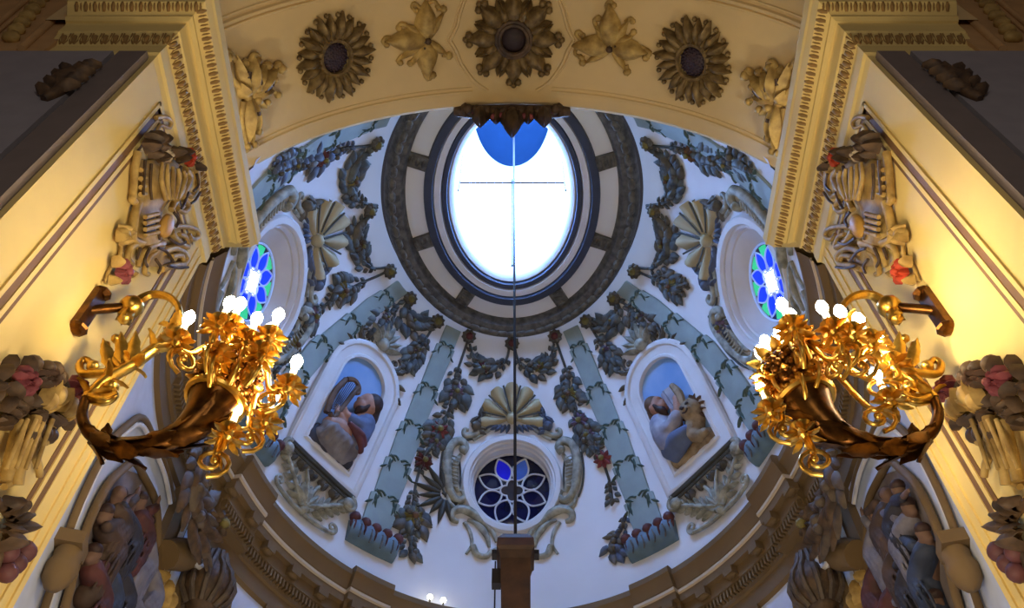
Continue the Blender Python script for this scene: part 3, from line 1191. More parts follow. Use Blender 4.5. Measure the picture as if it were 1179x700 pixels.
# ---- cartouches round the windows
def cartouche(F, lab, palm, sc=1.0):
    FB = F

    class FS:
        at = staticmethod(lambda a, b, h=0.0: FB.at(a * sc, b * sc, h))
    F = FS
    root = thing('window_cartouche', lab, 'cartouche', F.at(0, 0.9, 0.0), 'stucco cartouches round the dome windows')
    # shell
    mb = MB()
    for k in range(7):
        a = math.radians(-8 + 196 * k / 6)
        rows = []
        for i in range(7):
            u = i / 6
            r = 0.08 + 0.40 * u
            wv = 0.018 + 0.105 * u
            if i == 6:
                wv *= 0.62
                r -= 0.015
            row = []
            for q, h in ((-1, 0.02), (-0.5, 0.055 + 0.05 * u), (0, 0.07 + 0.06 * u), (0.5, 0.055 + 0.05 * u), (1, 0.02)):
                row.append(F.at(r * math.cos(a) - q * wv * math.sin(a), 0.98 + r * 1.12 * math.sin(a) + q * wv * math.cos(a), h))
            rows.append(row)
        mb.grid(rows)
    mb.knob(F, 0, 0.98, 0.09, h=0.06)
    mb.build('shell', M_shell, root, angle=70)
    mb = MB()
    for k in range(6):
        a = math.radians(-8 + 196 * (k + 0.5) / 6)
        mb.stroke(F, [(0.1 * math.cos(a), 0.98 + 0.11 * math.sin(a)), (0.46 * math.cos(a), 0.98 + 0.5 * math.sin(a))], 0.010, 0.014, h=0.075)
    mb.build('shell_ribs', M_dkedge, root)
    for sg in (-1, 1):
        sw = lambda pts: [(sg * p[0], p[1]) for p in pts]
        # C scroll at the side: body, then dark line
        side = sw([(-0.70, 0.42), (-0.66, 0.52), (-0.74, 0.60), (-0.87, 0.50), (-0.91, 0.25), (-0.89, 0.0), (-0.83, -0.22), (-0.72, -0.30), (-0.65, -0.22), (-0.69, -0.14)])
        mb = MB()
        mb.stroke(F, side, 0.05, 0.035, seg=5, mid=0.075, h=0.03)
        mb.stroke(F, sw([(-0.72, 0.40), (-0.80, 0.22), (-0.79, 0.0), (-0.73, -0.16)]), 0.03, 0.03, mid=0.07, seg=4, h=0.01)
        for j in range(9):
            tt = 0.34 - 0.055 * j
            mb.stroke(F, sw([(-0.86, tt), (-0.76, tt - 0.02)]), 0.012, 0.012, h=0.075)
        mb.knob(F, sg * -0.71, 0.46, 0.055, h=0.07)
        # top scroll up to the shell
        mb.stroke(F, sw([(-0.30, 0.96), (-0.36, 1.04), (-0.42, 1.0), (-0.40, 0.88), (-0.46, 0.78), (-0.58, 0.70), (-0.68, 0.70), (-0.68, 0.78), (-0.62, 0.78)]), 0.03, 0.025, mid=0.05, seg=5)
        mb.stroke(F, sw([(-0.24, 0.95), (-0.30, 0.84), (-0.42, 0.74), (-0.56, 0.64)]), 0.03, 0.03, seg=5)
        # lower scrolls
        mb.stroke(F, sw([(-0.88, -0.22), (-0.84, -0.36), (-0.76, -0.42)]), 0.03, 0.04, seg=4)
        mb.stroke(F, sw([(-0.72, -0.60), (-0.80, -0.58), (-0.80, -0.48), (-0.68, -0.42), (-0.52, -0.48), (-0.38, -0.60), (-0.26, -0.72), (-0.20, -0.86)]), 0.03, 0.03, mid=0.07, seg=5)
        mb.stroke(F, sw([(-0.60, -0.56), (-0.46, -0.62), (-0.34, -0.78), (-0.30, -0.94)]), 0.02, 0.02, mid=0.05, seg=5)
        mb.stroke(F, sw([(-0.64, -0.60), (-0.56, -0.74), (-0.53, -0.92), (-0.60, -1.06)]), 0.03, 0.02, seg=5)
        mb.stroke(F, sw([(-0.52, -0.94), (-0.46, -1.06), (-0.34, -1.08), (-0.26, -1.0), (-0.18, -0.96)]), 0.05, 0.03, seg=5)
        mb.build('scrollwork', M_silver, root, angle=70)
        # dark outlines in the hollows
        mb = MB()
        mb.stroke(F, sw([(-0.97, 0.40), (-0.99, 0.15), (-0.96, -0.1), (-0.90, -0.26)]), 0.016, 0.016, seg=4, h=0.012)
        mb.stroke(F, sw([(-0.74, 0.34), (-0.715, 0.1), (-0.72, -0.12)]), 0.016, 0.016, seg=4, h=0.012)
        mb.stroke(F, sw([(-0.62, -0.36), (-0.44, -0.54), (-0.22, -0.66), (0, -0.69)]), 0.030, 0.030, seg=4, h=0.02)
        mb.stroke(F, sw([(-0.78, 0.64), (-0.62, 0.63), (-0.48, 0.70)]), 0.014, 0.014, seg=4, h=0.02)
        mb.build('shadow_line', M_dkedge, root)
        # flower sprays on the shoulders
        mb = MB()
        for j, (ls, lt, la, ll) in enumerate(((-0.50, 0.90, 2.2, 0.22), (-0.54, 0.86, 2.7, 0.24), (-0.46, 0.95, 1.7, 0.22), (-0.56, 0.80, 3.1, 0.20), (-0.42, 0.93, 1.2, 0.16), (-0.60, 0.88, 2.4, 0.2), (-0.5, 0.78, 3.5, 0.14))):
            mb.leaf(F, sg * ls, lt, PI - la if sg > 0 else la, ll, 0.09, 0.04, 0.4, 3)
        mb.knob(F, sg * -0.52, 0.84, 0.075, h=0.06)
        mb.knob(F, sg * -0.47, 0.90, 0.05, h=0.07)
        mb.build('flower_spray', M_leafblue if sg < 0 else M_leaf2, root, angle=70)
        # small blue leaves under the shell
        mb = MB()
        for j in range(5):
            mb.leaf(F, sg * (0.04 + 0.055 * j), 0.90 - 0.005 * j, -PI / 2 + sg * (0.3 + 0.22 * j), 0.15, 0.07, 0.03, 0.4, 3)
        mb.build('leaf_spray', M_leafblue, root, angle=70)
    if palm:
        mb = MB()
        for j in range(9):
            a = math.radians(105 + 22 * j)
            mb.leaf(F, -0.90 + 0.08 * math.cos(a), -0.22 + 0.1 * math.sin(a), a, 0.30 + 0.08 * (j % 2), 0.09, 0.03, 0.35, 4)
        mb.stroke(F, [(-0.74, -0.34), (-0.84, -0.26), (-0.95, -0.20)], 0.04, 0.02, seg=3)
        mb.build('palm_spray', M_dkedge, root, angle=70)
    return root


cartouche(WIN['front'], 'scrolled stucco cartouche with ochre shell round the front window', True)
cartouche(WIN['left'], 'scrolled stucco cartouche with ochre shell round the left side window', False, 1.12)
cartouche(WIN['right'], 'scrolled stucco cartouche with ochre shell round the right side window', False, 1.12)

# ================================================================== NICHES WITH SAINTS
def capsule(mb, pts, rad, n=10):
    """round-ended limb"""
    pts = [Vector(p) for p in pts]
    P = crom([tuple(p) for p in pts], 4)
    k = len(P)
    if not hasattr(rad, '__len__'):
        rad = [rad] * len(pts)
    rr = [float(np.interp(i / (k - 1), np.linspace(0, 1, len(rad)), rad)) for i in range(k)]
    mb.tube([Vector(p) for p in P], rr, n)
    mb.ball(P[0], rr[0], nu=10, nv=8)
    mb.ball(P[-1], rr[-1], nu=10, nv=8)


def hand(mb, F, s, t, h, ang, sz, curl=0.0):
    """palm and five fingers in relief"""
    ca, sa = math.cos(ang), math.sin(ang)

    def q(u, v, w):
        return F.at(s + u * ca - v * sa, t + u * sa + v * ca, h + w)
    capsule(mb, [q(0, 0, 0), q(sz * 0.45, 0, 0)], [sz * 0.24, sz * 0.27], 8)
    for j, (v, L) in enumerate(((0.21, 0.40), (0.07, 0.50), (-0.07, 0.46), (-0.20, 0.36))):
        capsule(mb, [q(sz * 0.45, v * sz, 0), q(sz * (0.5 + L * 0.6), v * sz * 1.15, sz * 0.05), q(sz * (0.5 + L), v * sz * 1.15, -sz * curl)], sz * 0.075, 6)
    capsule(mb, [q(sz * 0.12, sz * 0.22, 0), q(sz * 0.35, sz * 0.42, sz * 0.05), q(sz * 0.6, sz * 0.46, 0)], sz * 0.08, 6)


def head(F, s, t, h, R, face, parent, beard=True, hairlen=1.0, skin=None, hair=None):
    """face: direction angle (in the wall plane) the nose points to; returns meshes built in place"""
    ca, sa = math.cos(face), math.sin(face)
    up = PI / 2 if abs(ca) > 0.2 else 0

    def q(u, v, w):          # u along face direction, v along head top
        return F.at(s + u * ca - v * sa * (1 if ca >= 0 else -1), t + u * sa + v * abs(ca), h + w)
    return q


for side, mirr in (('left', False), ('right', True)):
    F = dome_surf(52 if mirr else -52, 1.29, mirror=mirr)
    L = (lambda a: a)
    lab = ('niche relief left of the front window, dark bearded saint playing a harp' if not mirr
           else 'niche relief right of the front window, bearded saint with book and lion')
    root = thing('saint_niche', lab, 'relief', F.P, 'saint niches of the dome')
    # outline of the opening: flat sill, straight jambs, round head
    def outline(k, n=14):
        w, b, sp, top = 0.385 + k, -0.63 - k, 0.58, 0.37 + k
        pts = [(-w + 0.05, b), (w + 0.04, b + 0.02)]
        for i in range(n + 1):
            a = PI * i / n
            pts.append((0.05 + w * math.cos(a), sp + top * math.sin(a)))
        return pts
    mb = MB()
    loops = [[F.at(s_, t_, h) for s_, t_ in outline(k)] for k, h in ((0.26, -0.01), (0.26, 0.05), (0.23, 0.075), (0.19, 0.075), (0.17, 0.05), (0.06, 0.05), (0.04, 0.075), (0.01, 0.075), (0.0, 0.05), (-0.005, 0.012))]
    mb.grid(loops, cv=True)
    mb.build('frame', M_trimw, root, angle=40)
    mb = MB()
    o2 = outline(0.005)
    c0 = (0.05, 0.1)
    mb.grid([[F.at(c0[0] + (p[0] - c0[0]) * q, c0[1] + (p[1] - c0[1]) * q, 0.015) for p in o2] for q in (0.02, 0.5, 1.0)], cv=True)
    mb.build('sky_ground', M_skyniche, root, angle=80)

    P = lambda s_, t_, h: F.at(s_, t_, h)
    if not mirr:
        # rocky seat
        mb = MB()
        for (a, b, r) in ((-0.25, -0.55, 0.14), (-0.05, -0.56, 0.15), (0.2, -0.52, 0.16), (0.36, -0.5, 0.12), (-0.22, -0.42, 0.10)):
            mb.knob(F, a, b, r, h=0.04, flat=0.6)
        blob('rock_seat', mb, M_robedark, root, 0.03, 3)
        # body with head, neck, arms and hands in one surface
        mb = MB()
        mb.ball(P(0.24, 0.35, 0.13), 0.15, 0.175, 0.14, (F.ts, F.tu, F.n), 14, 12)     # skull
        mb.ball(P(0.14, 0.26, 0.14), 0.09, 0.095, 0.095, (F.ts, F.tu, F.n), 10, 8)         # jaw
        mb.ball(P(0.075, 0.335, 0.15), 0.042, 0.03, 0.035)                                # nose
        mb.ball(P(0.12, 0.27, 0.15), 0.03, 0.02, 0.05, (F.ts, F.tu, F.n))                 # lips
        mb.ball(P(0.13, 0.385, 0.15), 0.04, 0.022, 0.06, (F.ts, F.tu, F.n))               # brow
        mb.ball(P(0.27, 0.31, 0.25), 0.03, 0.045, 0.02, (F.ts, F.tu, F.n))               # ear
        capsule(mb, [P(0.28, 0.24, 0.1), P(0.30, 0.12, 0.09)], 0.075)
        capsule(mb, [P(0.30, 0.12, 0.08), P(0.26, -0.1, 0.10), P(0.22, -0.3, 0.09)], [0.16, 0.19, 0.2], 12)
        capsule(mb, [P(0.36, 0.08, 0.12), P(0.18, -0.08, 0.22), P(-0.04, -0.06, 0.20)], [0.10, 0.085, 0.06])
        capsule(mb, [P(0.22, 0.06, 0.08), P(0.02, -0.16, 0.16), P(-0.16, -0.12, 0.18)], [0.09, 0.075, 0.05])
        capsule(mb, [P(0.22, -0.28, 0.10), P(-0.05, -0.30, 0.16), P(-0.18, -0.32, 0.16)], [0.17, 0.14, 0.10], 12)
        capsule(mb, [P(-0.18, -0.32, 0.15), P(-0.16, -0.5, 0.12)], [0.1, 0.07])
        hand(mb, F, -0.05, -0.05, 0.20, 2.3, 0.13, 0.2)
        hand(mb, F, -0.16, -0.12, 0.17, 1.9, 0.13, 0.2)
        body = blob('person', mb, M_skin, root, 0.013, 3)
        # hair and beard
        mb = MB()
        mb.ball(P(0.30, 0.41, 0.13), 0.15, 0.16, 0.16, (F.ts, F.tu, F.n), 12, 10)
        capsule(mb, [P(0.38, 0.36, 0.12), P(0.41, 0.22, 0.12), P(0.40, 0.08, 0.12)], [0.09, 0.08, 0.05])
        blob('hair', mb, M_hair, body, 0.018, 3)
        mb = MB()
        capsule(mb, [P(0.20, 0.24, 0.19), P(0.14, 0.19, 0.17), P(0.12, 0.13, 0.15)], [0.05, 0.065, 0.03])
        capsule(mb, [P(0.21, 0.30, 0.23), P(0.19, 0.24, 0.22)], 0.035)
        blob('beard', mb, M_hair, body, 0.014, 3)
        # robe
        mb = MB()
        capsule(mb, [P(0.33, 0.11, 0.09), P(0.28, -0.1, 0.12), P(0.24, -0.26, 0.12)], [0.17, 0.20, 0.20], 12)
        capsule(mb, [P(0.37, 0.08, 0.14), P(0.18, -0.075, 0.235), P(0.06, -0.07, 0.22)], [0.12, 0.11, 0.09])
        blob('tunic', mb, M_robeblue, body, 0.018, 3)
        mb = MB()
        capsule(mb, [P(0.40, -0.22, 0.20), P(0.24, -0.24, 0.32), P(0.04, -0.20, 0.28)], [0.06, 0.06, 0.045])
        capsule(mb, [P(0.40, -0.34, 0.20), P(0.26, -0.31, 0.31), P(0.12, -0.26, 0.30)], [0.05, 0.05, 0.03])
        blob('sash', mb, M_robered, body, 0.016, 2)
        mb = MB()
        capsule(mb, [P(0.28, -0.40, 0.10), P(0.0, -0.36, 0.16), P(-0.19, -0.38, 0.16)], [0.15, 0.13, 0.10], 12)
        capsule(mb, [P(0.24, -0.52, 0.08), P(0.0, -0.53, 0.10), P(-0.22, -0.50, 0.10)], [0.11, 0.11, 0.09], 12)
        for j in range(5):
            capsule(mb, [P(0.27 - 0.1 * j, -0.34, 0.26), P(0.16 - 0.1 * j, -0.44, 0.27), P(0.20 - 0.11 * j, -0.58, 0.18)], 0.034, 6)
        blob('cloak', mb, M_robegrey, body, 0.02, 3)
        # harp
        mb = MB()
        mb.stroke(F, [(-0.31, -0.24), (-0.34, 0.08), (-0.27, 0.38)], 0.045, 0.04, h=0.16)
        mb.stroke(F, [(-0.27, 0.38), (-0.16, 0.46), (-0.05, 0.44), (0.0, 0.37), (-0.04, 0.32)], 0.036, 0.026, h=0.18)
        mb.stroke(F, [(-0.29, -0.24), (-0.18, -0.20), (-0.06, 0.42)], 0.036, 0.03, h=0.20)
        hp = mb.build('harp', M_robebrown, root)
        mb = MB()
        for j in range(7):
            u = j / 6
            mb.tube([F.at(-0.28 + 0.13 * u, -0.16 + 0.1 * u, 0.185), F.at(-0.26 + 0.19 * u, 0.38 + 0.05 * u, 0.185)], 0.006, 4)
        mb.build('strings', M_hair, hp)
    else:
        # saint in profile facing the niche edge, holding a book; a lion below
        mb = MB()
        for (a, b, r) in ((-0.2, -0.54, 0.15), (0.02, -0.55, 0.15), (0.22, -0.53, 0.15), (0.36, -0.48, 0.12)):
            mb.knob(F, a, b, r, h=0.04, flat=0.6)
        blob('rock_seat', mb, M_lion, root, 0.03, 3)
        mb = MB()
        mb.ball(P(0.24, 0.33, 0.13), 0.125, 0.15, 0.13, (F.ts, F.tu, F.n), 14, 12)
        mb.ball(P(0.16, 0.26, 0.14), 0.075, 0.085, 0.09, (F.ts, F.tu, F.n), 10, 8)
        mb.ball(P(0.105, 0.32, 0.15), 0.035, 0.025, 0.03)
        mb.ball(P(0.13, 0.265, 0.16), 0.028, 0.018, 0.05, (F.ts, F.tu, F.n))
        mb.ball(P(0.14, 0.38, 0.16), 0.035, 0.02, 0.06, (F.ts, F.tu, F.n))
        mb.ball(P(0.28, 0.30, 0.25), 0.03, 0.045, 0.02, (F.ts, F.tu, F.n))
        capsule(mb, [P(0.28, 0.22, 0.1), P(0.30, 0.10, 0.09)], 0.075)
        capsule(mb, [P(0.30, 0.10, 0.08), P(0.28, -0.1, 0.10), P(0.24, -0.3, 0.09)], [0.15, 0.18, 0.2], 12)
        capsule(mb, [P(0.36, 0.04, 0.12), P(0.16, -0.16, 0.22), P(-0.06, -0.02, 0.20), P(-0.09, 0.12, 0.18)], [0.10, 0.085, 0.065, 0.05])
        capsule(mb, [P(0.24, 0.02, 0.08), P(0.06, -0.12, 0.14), P(0.04, 0.04, 0.16)], [0.08, 0.07, 0.05])
        hand(mb, F, -0.09, 0.12, 0.18, 1.7, 0.13, 0.2)
        hand(mb, F, 0.04, 0.05, 0.17, 1.9, 0.12, 0.2)
        capsule(mb, [P(0.24, -0.3, 0.10), P(0.0, -0.36, 0.14)], [0.17, 0.12], 12)
        body = blob('person', mb, M_skin, root, 0.013, 3)
        mb = MB()
        mb.ball(P(0.28, 0.38, 0.13), 0.125, 0.135, 0.145, (F.ts, F.tu, F.n), 12, 10)
        capsule(mb, [P(0.36, 0.34, 0.12), P(0.38, 0.2, 0.12)], [0.07, 0.06])
        blob('hair', mb, M_robebrown, body, 0.018, 3)
        mb = MB()
        capsule(mb, [P(0.21, 0.24, 0.2), P(0.16, 0.18, 0.19), P(0.15, 0.12, 0.16)], [0.05, 0.06, 0.03])
        capsule(mb, [P(0.22, 0.30, 0.23), P(0.20, 0.24, 0.22)], 0.035)
        blob('beard', mb, M_hair, body, 0.014, 3)
        mb = MB()
        capsule(mb, [P(0.32, 0.08, 0.10), P(0.29, -0.1, 0.13), P(0.26, -0.28, 0.13)], [0.17, 0.20, 0.20], 12)
        capsule(mb, [P(0.37, 0.04, 0.14), P(0.16, -0.165, 0.235), P(-0.02, -0.08, 0.22)], [0.12, 0.115, 0.09])
        for j in range(3):
            capsule(mb, [P(0.36 - 0.08 * j, 0.0, 0.25), P(0.28 - 0.07 * j, -0.12, 0.29), P(0.30 - 0.07 * j, -0.26, 0.27)], 0.028, 6)
        blob('robe', mb, M_robewhite, body, 0.018, 3)
        mb = MB()
        capsule(mb, [P(0.34, -0.36, 0.14), P(0.14, -0.36, 0.22), P(-0.06, -0.34, 0.18)], [0.13, 0.12, 0.08], 12)
        capsule(mb, [P(0.3, -0.47, 0.12), P(0.12, -0.46, 0.18), P(0.0, -0.44, 0.16)], [0.1, 0.09, 0.07], 12)
        blob('cloak', mb, M_robeblue, body, 0.02, 3)
        # open book held upright
        mb = MB()
        for e, an in ((0.0, -0.06), (1.0, 0.03)):
            c = P(0.02 - 0.10 * e, 0.20, 0.17)
            mb.box(c, 0.045, 0.19, 0.03, ((F.ts + F.n * an * 8).normalized(), (F.tu + F.ts * 0.12).normalized(), F.n))
        bk = mb.build('book', M_robewhite, root, smooth=False)
        mb = MB()
        mb.stroke(F, [(-0.14, 0.02), (-0.17, 0.22), (-0.13, 0.40)], 0.05, 0.04, h=0.15, mid=0.06)
        mb.build('book_rest', M_lion, root)
        # lion
        mb = MB()
        mb.knob(F, -0.22, -0.12, 0.15, h=0.15, flat=0.9, nu=14, nv=10)
        mb.ball(P(-0.26, -0.19, 0.28), 0.075, 0.06, 0.06, (F.ts, F.tu, F.n), 10, 8)
        mb.ball(P(-0.30, -0.03, 0.20), 0.04, 0.045, 0.035)
        mb.ball(P(-0.12, -0.02, 0.20), 0.04, 0.045, 0.035)
        mb.ball(P(-0.25, -0.15, 0.31), 0.035, 0.03, 0.03)
        capsule(mb, [P(-0.18, -0.25, 0.08), P(-0.1, -0.4, 0.12), P(-0.16, -0.52, 0.14)], [0.13, 0.13, 0.08])
        capsule(mb, [P(-0.16, -0.5, 0.14), P(-0.28, -0.55, 0.16)], [0.07, 0.06])
        ln = blob('lion', mb, M_lion, root, 0.016, 3)
        mb = MB()
        for (a, b) in ((-0.29, -0.09), (-0.18, -0.08)):
            mb.ball(P(a, b, 0.265), 0.032, 0.022, 0.02, (F.ts, F.tu, F.n))
        mb.ball(P(-0.255, -0.17, 0.345), 0.03, 0.02, 0.018, (F.ts, F.tu, F.n))
        mb.stroke(F, [(-0.32, -0.21), (-0.27, -0.235), (-0.21, -0.21)], 0.012, 0.012, h=0.325)
        mb.build('lion_eyes_and_nose', M_hair, ln)
        mb = MB()
        for j in range(14):
            a = 2 * PI * j / 14
            mb.leaf(F, -0.21 + 0.12 * math.cos(a), -0.11 + 0.12 * math.sin(a), a + 0.2, 0.11, 0.08, 0.10, 0.35, 3)
        mb.build('mane', M_robebrown, ln, angle=70)

    # crest on the niche head
    lab = ('grey green shell crest over the harp player niche' if not mirr else 'grey green shell crest over the book and lion niche')
    cr2 = thing('niche_crest', lab, 'crest', F.at(0.05, 1.2, 0), 'crests over the saint niches')
    mb = MB()
    for j in range(7):
        a = math.radians(20 + 22 * j)
        mb.leaf(F, 0.0 + 0.05 * math.cos(a), 1.24 + 0.05 * math.sin(a), a, 0.30, 0.13, 0.04, 0.5, 4)
    mb.knob(F, 0.0, 1.27, 0.10, h=0.06)
    mb.build('shell', M_olive2 if False else M_silver, cr2, angle=70)
    for sg in (-1, 1):
        mb = MB()
        mb.volute(F, 0.05 + sg * 0.30, 1.20, 0.10, PI / 2, 1.3, 0.03, 0.015, -sg)
        for j, (ds, dt, an) in enumerate(((0.34, 1.10, 0.4), (0.42, 1.12, 1.0), (0.48, 0.98, -0.1), (0.54, 0.82, -0.5), (0.50, 0.92, -1.1))):
            mb.leaf(F, 0.05 + sg * ds, dt, an if sg > 0 else PI - an, 0.15, 0.08, 0.03, 0.45, 3)
        mb.build('scroll', M_leaf2, cr2, angle=70)

    # acanthus corbel under the sill
    lab = ('silver acanthus bracket under the harp player niche' if not mirr else 'silver acanthus bracket under the book and lion niche')
    ab = thing('acanthus_bracket', lab, 'bracket', F.at(0.03, -1.2, 0), 'acanthus brackets under the niches')
    mb = MB()
    mb.stroke(F, [(-0.60, -0.93), (0.0, -0.90), (0.62, -0.93)], 0.035, 0.035, seg=8, h=0.10)
    mb.stroke(F, [(-0.55, -0.99), (0.0, -0.96), (0.56, -0.99)], 0.02, 0.02, seg=8, h=0.09)
    mb.build('ledge', M_dkedge, ab)
    mb = MB()
    for sg in (-1, 1):
        mb.knob(F, sg * 0.58, -1.04, 0.10, h=0.06)
        mb.volute(F, sg * 0.58, -1.04, 0.11, PI / 2, 1.2, 0.035, 0.02, -sg, h=0.10)
        # big curling stems
        mb.stroke(F, [(sg * 0.06, -1.50), (sg * 0.20, -1.34), (sg * 0.40, -1.18), (sg * 0.52, -1.10)], 0.035, 0.03, seg=5, h=0.06)
        mb.stroke(F, [(sg * 0.02, -1.46), (sg * 0.06, -1.2), (sg * 0.16, -1.02)], 0.04, 0.02, seg=4, h=0.06)
        for j in range(5):
            u = j / 4
            bs, bt = 0.12 + 0.36 * u, -1.42 + 0.30 * u
            mb.leaf(F, sg * bs, bt, (-0.25 if sg > 0 else PI + 0.25), 0.20 - 0.02 * j, 0.075, 0.04, 0.5, 3)
            mb.leaf(F, sg * bs, bt, (1.5 if sg > 0 else PI - 1.5), 0.20 - 0.02 * j, 0.075, 0.05, 0.5, 3)
        mb.stroke(F, [(sg * 0.02, -1.56), (sg * 0.24, -1.56), (sg * 0.46, -1.52), (sg * 0.54, -1.46)], 0.03, 0.025, seg=4, h=0.04)
        mb.volute(F, sg * 0.48, -1.45, 0.075, -PI / 2, 1.2, 0.025, 0.015, sg, h=0.05)
    for j in range(5):
        a = PI / 2 + (j - 2) * 0.5
        mb.leaf(F, 0.0, -1.48, a, 0.30, 0.11, 0.05, 0.5, 4)
    mb.leaf(F, 0, -1.48, -PI / 2, 0.12, 0.14, 0.04, 0.5, 3)
    mb.build('acanthus', M_silver, ab, angle=70)
    mb = MB()
    for j in range(9):
        mb.leaf(F, -0.40 + 0.1 * j, -1.0, -PI / 2 + 0.3 * (1 if j % 2 else -1), 0.12, 0.09, 0.07, 0.5, 3)
    mb.build('leaf_fringe', M_leaf2, ab, angle=70)

# ================================================================== ARCH ORNAMENT
def soff_surf(px, py, mirror=False):
    return Surf(Gsoff, hit(Gsoff, px, py), mirror=mirror)


def sunflower(F, lab, R=0.45):
    t = thing('sunflower_rosette', lab, 'rosette', F.P, 'sunflower rosettes under the arch')
    mb, mb2 = MB(), MB()
    n = 20
    for k in range(n):
        a = 2 * PI * k / n
        (mb if k % 2 else mb2).leaf(F, 0.19 * math.cos(a), 0.19 * math.sin(a), a, R - 0.19 + 0.03 * (k % 2), 0.13, 0.02 + 0.02 * (k % 2), 0.5, 5)
        mb.knob(F, (R - 0.015) * math.cos(a + 0.1), (R - 0.015) * math.sin(a + 0.1), 0.03, h=0.035, nu=6, nv=5)
        a2 = a + PI / n
        mb2.leaf(F, 0.18 * math.cos(a2), 0.18 * math.sin(a2), a2, 0.14, 0.06, 0.07, 0.5, 3)
    mb.build('outer_petals', M_gildold, t, angle=70)
    mb2.build('inner_petals', M_gildold, t, angle=70)
    mb = MB()
    mb.tube([F.at(0.185 * math.cos(2 * PI * j / 24), 0.185 * math.sin(2 * PI * j / 24), 0.06) for j in range(25)], 0.028, 6)
    mb.build('rim', M_gildold, t)
    mb = MB()
    mb.knob(F, 0, 0, 0.17, h=0.0, flat=0.45, nu=16, nv=8)
    for i in range(70):
        r = 0.155 * math.sqrt((i + 0.5) / 70)
        a = i * 2.39996
        mb.ball(F.at(r * math.cos(a), r * math.sin(a), 0.068 - 1.2 * r * r), 0.014, nu=5, nv=4)
    mb.build('seed_disc', mat('seed_purple', (66, 48, 54), 0.5, rgb2=(44, 34, 48), scale=20), t)
    return t


sunflower(soff_surf(384, 65), 'gilt sunflower rosette on the left half of the arch soffit')
sunflower(soff_surf(801, 70), 'gilt sunflower rosette on the right half of the arch soffit')

F = soff_surf(592, 43)
t = thing('arch_boss', 'large dark lobed boss at the crown of the arch', 'boss', F.P)
mb, mb2 = MB(), MB()
for k in range(8):
    a = 2 * PI * k / 8 + PI / 2
    ca, sa = math.cos(a), math.sin(a)
    mb.leaf(F, 0.17 * ca, 0.17 * sa, a, 0.36, 0.24, 0.03, 0.4, 5)
    for sg in (-1, 1):
        mb.knob(F, 0.50 * ca - sg * 0.05 * sa, 0.50 * sa + sg * 0.05 * ca, 0.045, h=0.05, nu=7, nv=5)
        mb.leaf(F, 0.30 * ca - sg * 0.09 * sa, 0.30 * sa + sg * 0.09 * ca, a + sg * 0.5, 0.16, 0.09, 0.05, 0.5, 3)
    mb.knob(F, 0.54 * ca, 0.54 * sa, 0.035, h=0.04, nu=7, nv=5)
    b = a + PI / 8
    mb.leaf(F, 0.18 * math.cos(b), 0.18 * math.sin(b), b, 0.24, 0.15, 0.04, 0.5, 4)
    mb2.leaf(F, 0.24 * ca, 0.24 * sa, a, 0.18, 0.045, 0.12, 0.5, 3)
    mb2.leaf(F, 0.24 * math.cos(b), 0.24 * math.sin(b), b, 0.13, 0.04, 0.10, 0.5, 3)
mb.build('lobes', M_gildold, t, angle=70)
mb2.build('dark_veins', M_darkcarve, t, angle=70)
mb = MB()
for r, h in ((0.20, 0.09), (0.165, 0.10)):
    mb.tube([F.at(r * math.cos(2 * PI * j / 24), r * math.sin(2 * PI * j / 24), h) for j in range(25)], 0.026, 6)
mb.build('rim', M_darkcarve, t)
mb = MB()
mb.knob(F, 0, 0, 0.16, h=0.03, flat=0.5, nu=16, nv=8)
mb.build('centre', mat('boss_centre', (48, 34, 36), 0.6, var=0.2, scale=20), t)

# foliate crosses beside the boss
for mirr in (False, True):
    px0 = 483 if not mirr else 705
    F = soff_surf(px0, 46, mirror=mirr)
    F.P = F.P
    t = thing('foliate_cross', 'ochre foliate ornament %s of the arch boss' % ('left' if not mirr else 'right'), 'ornament', F.P, 'foliate ornaments beside the arch boss')
    f = 1 / 99.0

    def loc(x, y):   # photograph offsets of the left one, in metres on the soffit
        return ((x - 483) * f, -(y - 46) * f)
    mb, mb2 = MB(), MB()
    for (x0, y0, x1, y1, w) in ((490, 44, 492, 8, 0.26), (490, 46, 450, 42, 0.28), (490, 48, 490, 84, 0.26), (492, 46, 510, 20, 0.10), (492, 48, 512, 64, 0.10), (488, 44, 470, 28, 0.12), (488, 48, 462, 62, 0.12), (486, 50, 476, 68, 0.11)):
        a, b = loc(x0, y0), loc(x1, y1)
        an = math.atan2(b[1] - a[1], b[0] - a[0])
        mb.leaf(F, a[0], a[1], an, math.hypot(b[0] - a[0], b[1] - a[1]) * 1.15, w, 0.03, 0.35, 5)
    for pts, r in (([(456, 42), (447, 38), (442, 42), (446, 46)], 0.025), ([(486, 12), (480, 6), (477, 10), (481, 14)], 0.022), ([(494, 8), (502, 6), (505, 12)], 0.022), ([(504, 14), (511, 15)], 0.03), ([(508, 64), (515, 66)], 0.032),
                   ([(486, 80), (490, 90), (496, 86)], 0.03), ([(470, 28), (463, 26), (461, 30)], 0.026), ([(462, 60), (457, 66), (460, 68)], 0.024), ([(476, 66), (471, 70)], 0.026), ([(482, 76), (486, 70)], 0.022)):
        mb.stroke(F, [loc(*p) for p in pts], r, r * 0.9, seg=3)
        e = loc(*pts[-1])
        mb.knob(F, e[0], e[1], r * 1.5, nu=7, nv=5)
    mb.build('foliage', M_carve, t, angle=70)
    for (x0, y0, x1, y1) in ((472, 47, 490, 46), (487, 38, 488, 33), (487, 52, 486, 60), (494, 34, 496, 28), (494, 60, 496, 66), (466, 38, 464, 40)):
        mb2.stroke(F, [loc(x0, y0), loc(x1, y1)], 0.014, 0.014, h=0.085)
    mb2.knob(F, *loc(491, 46), 0.04, h=0.08)
    mb2.build('dark_veins', M_darkcarve, t)

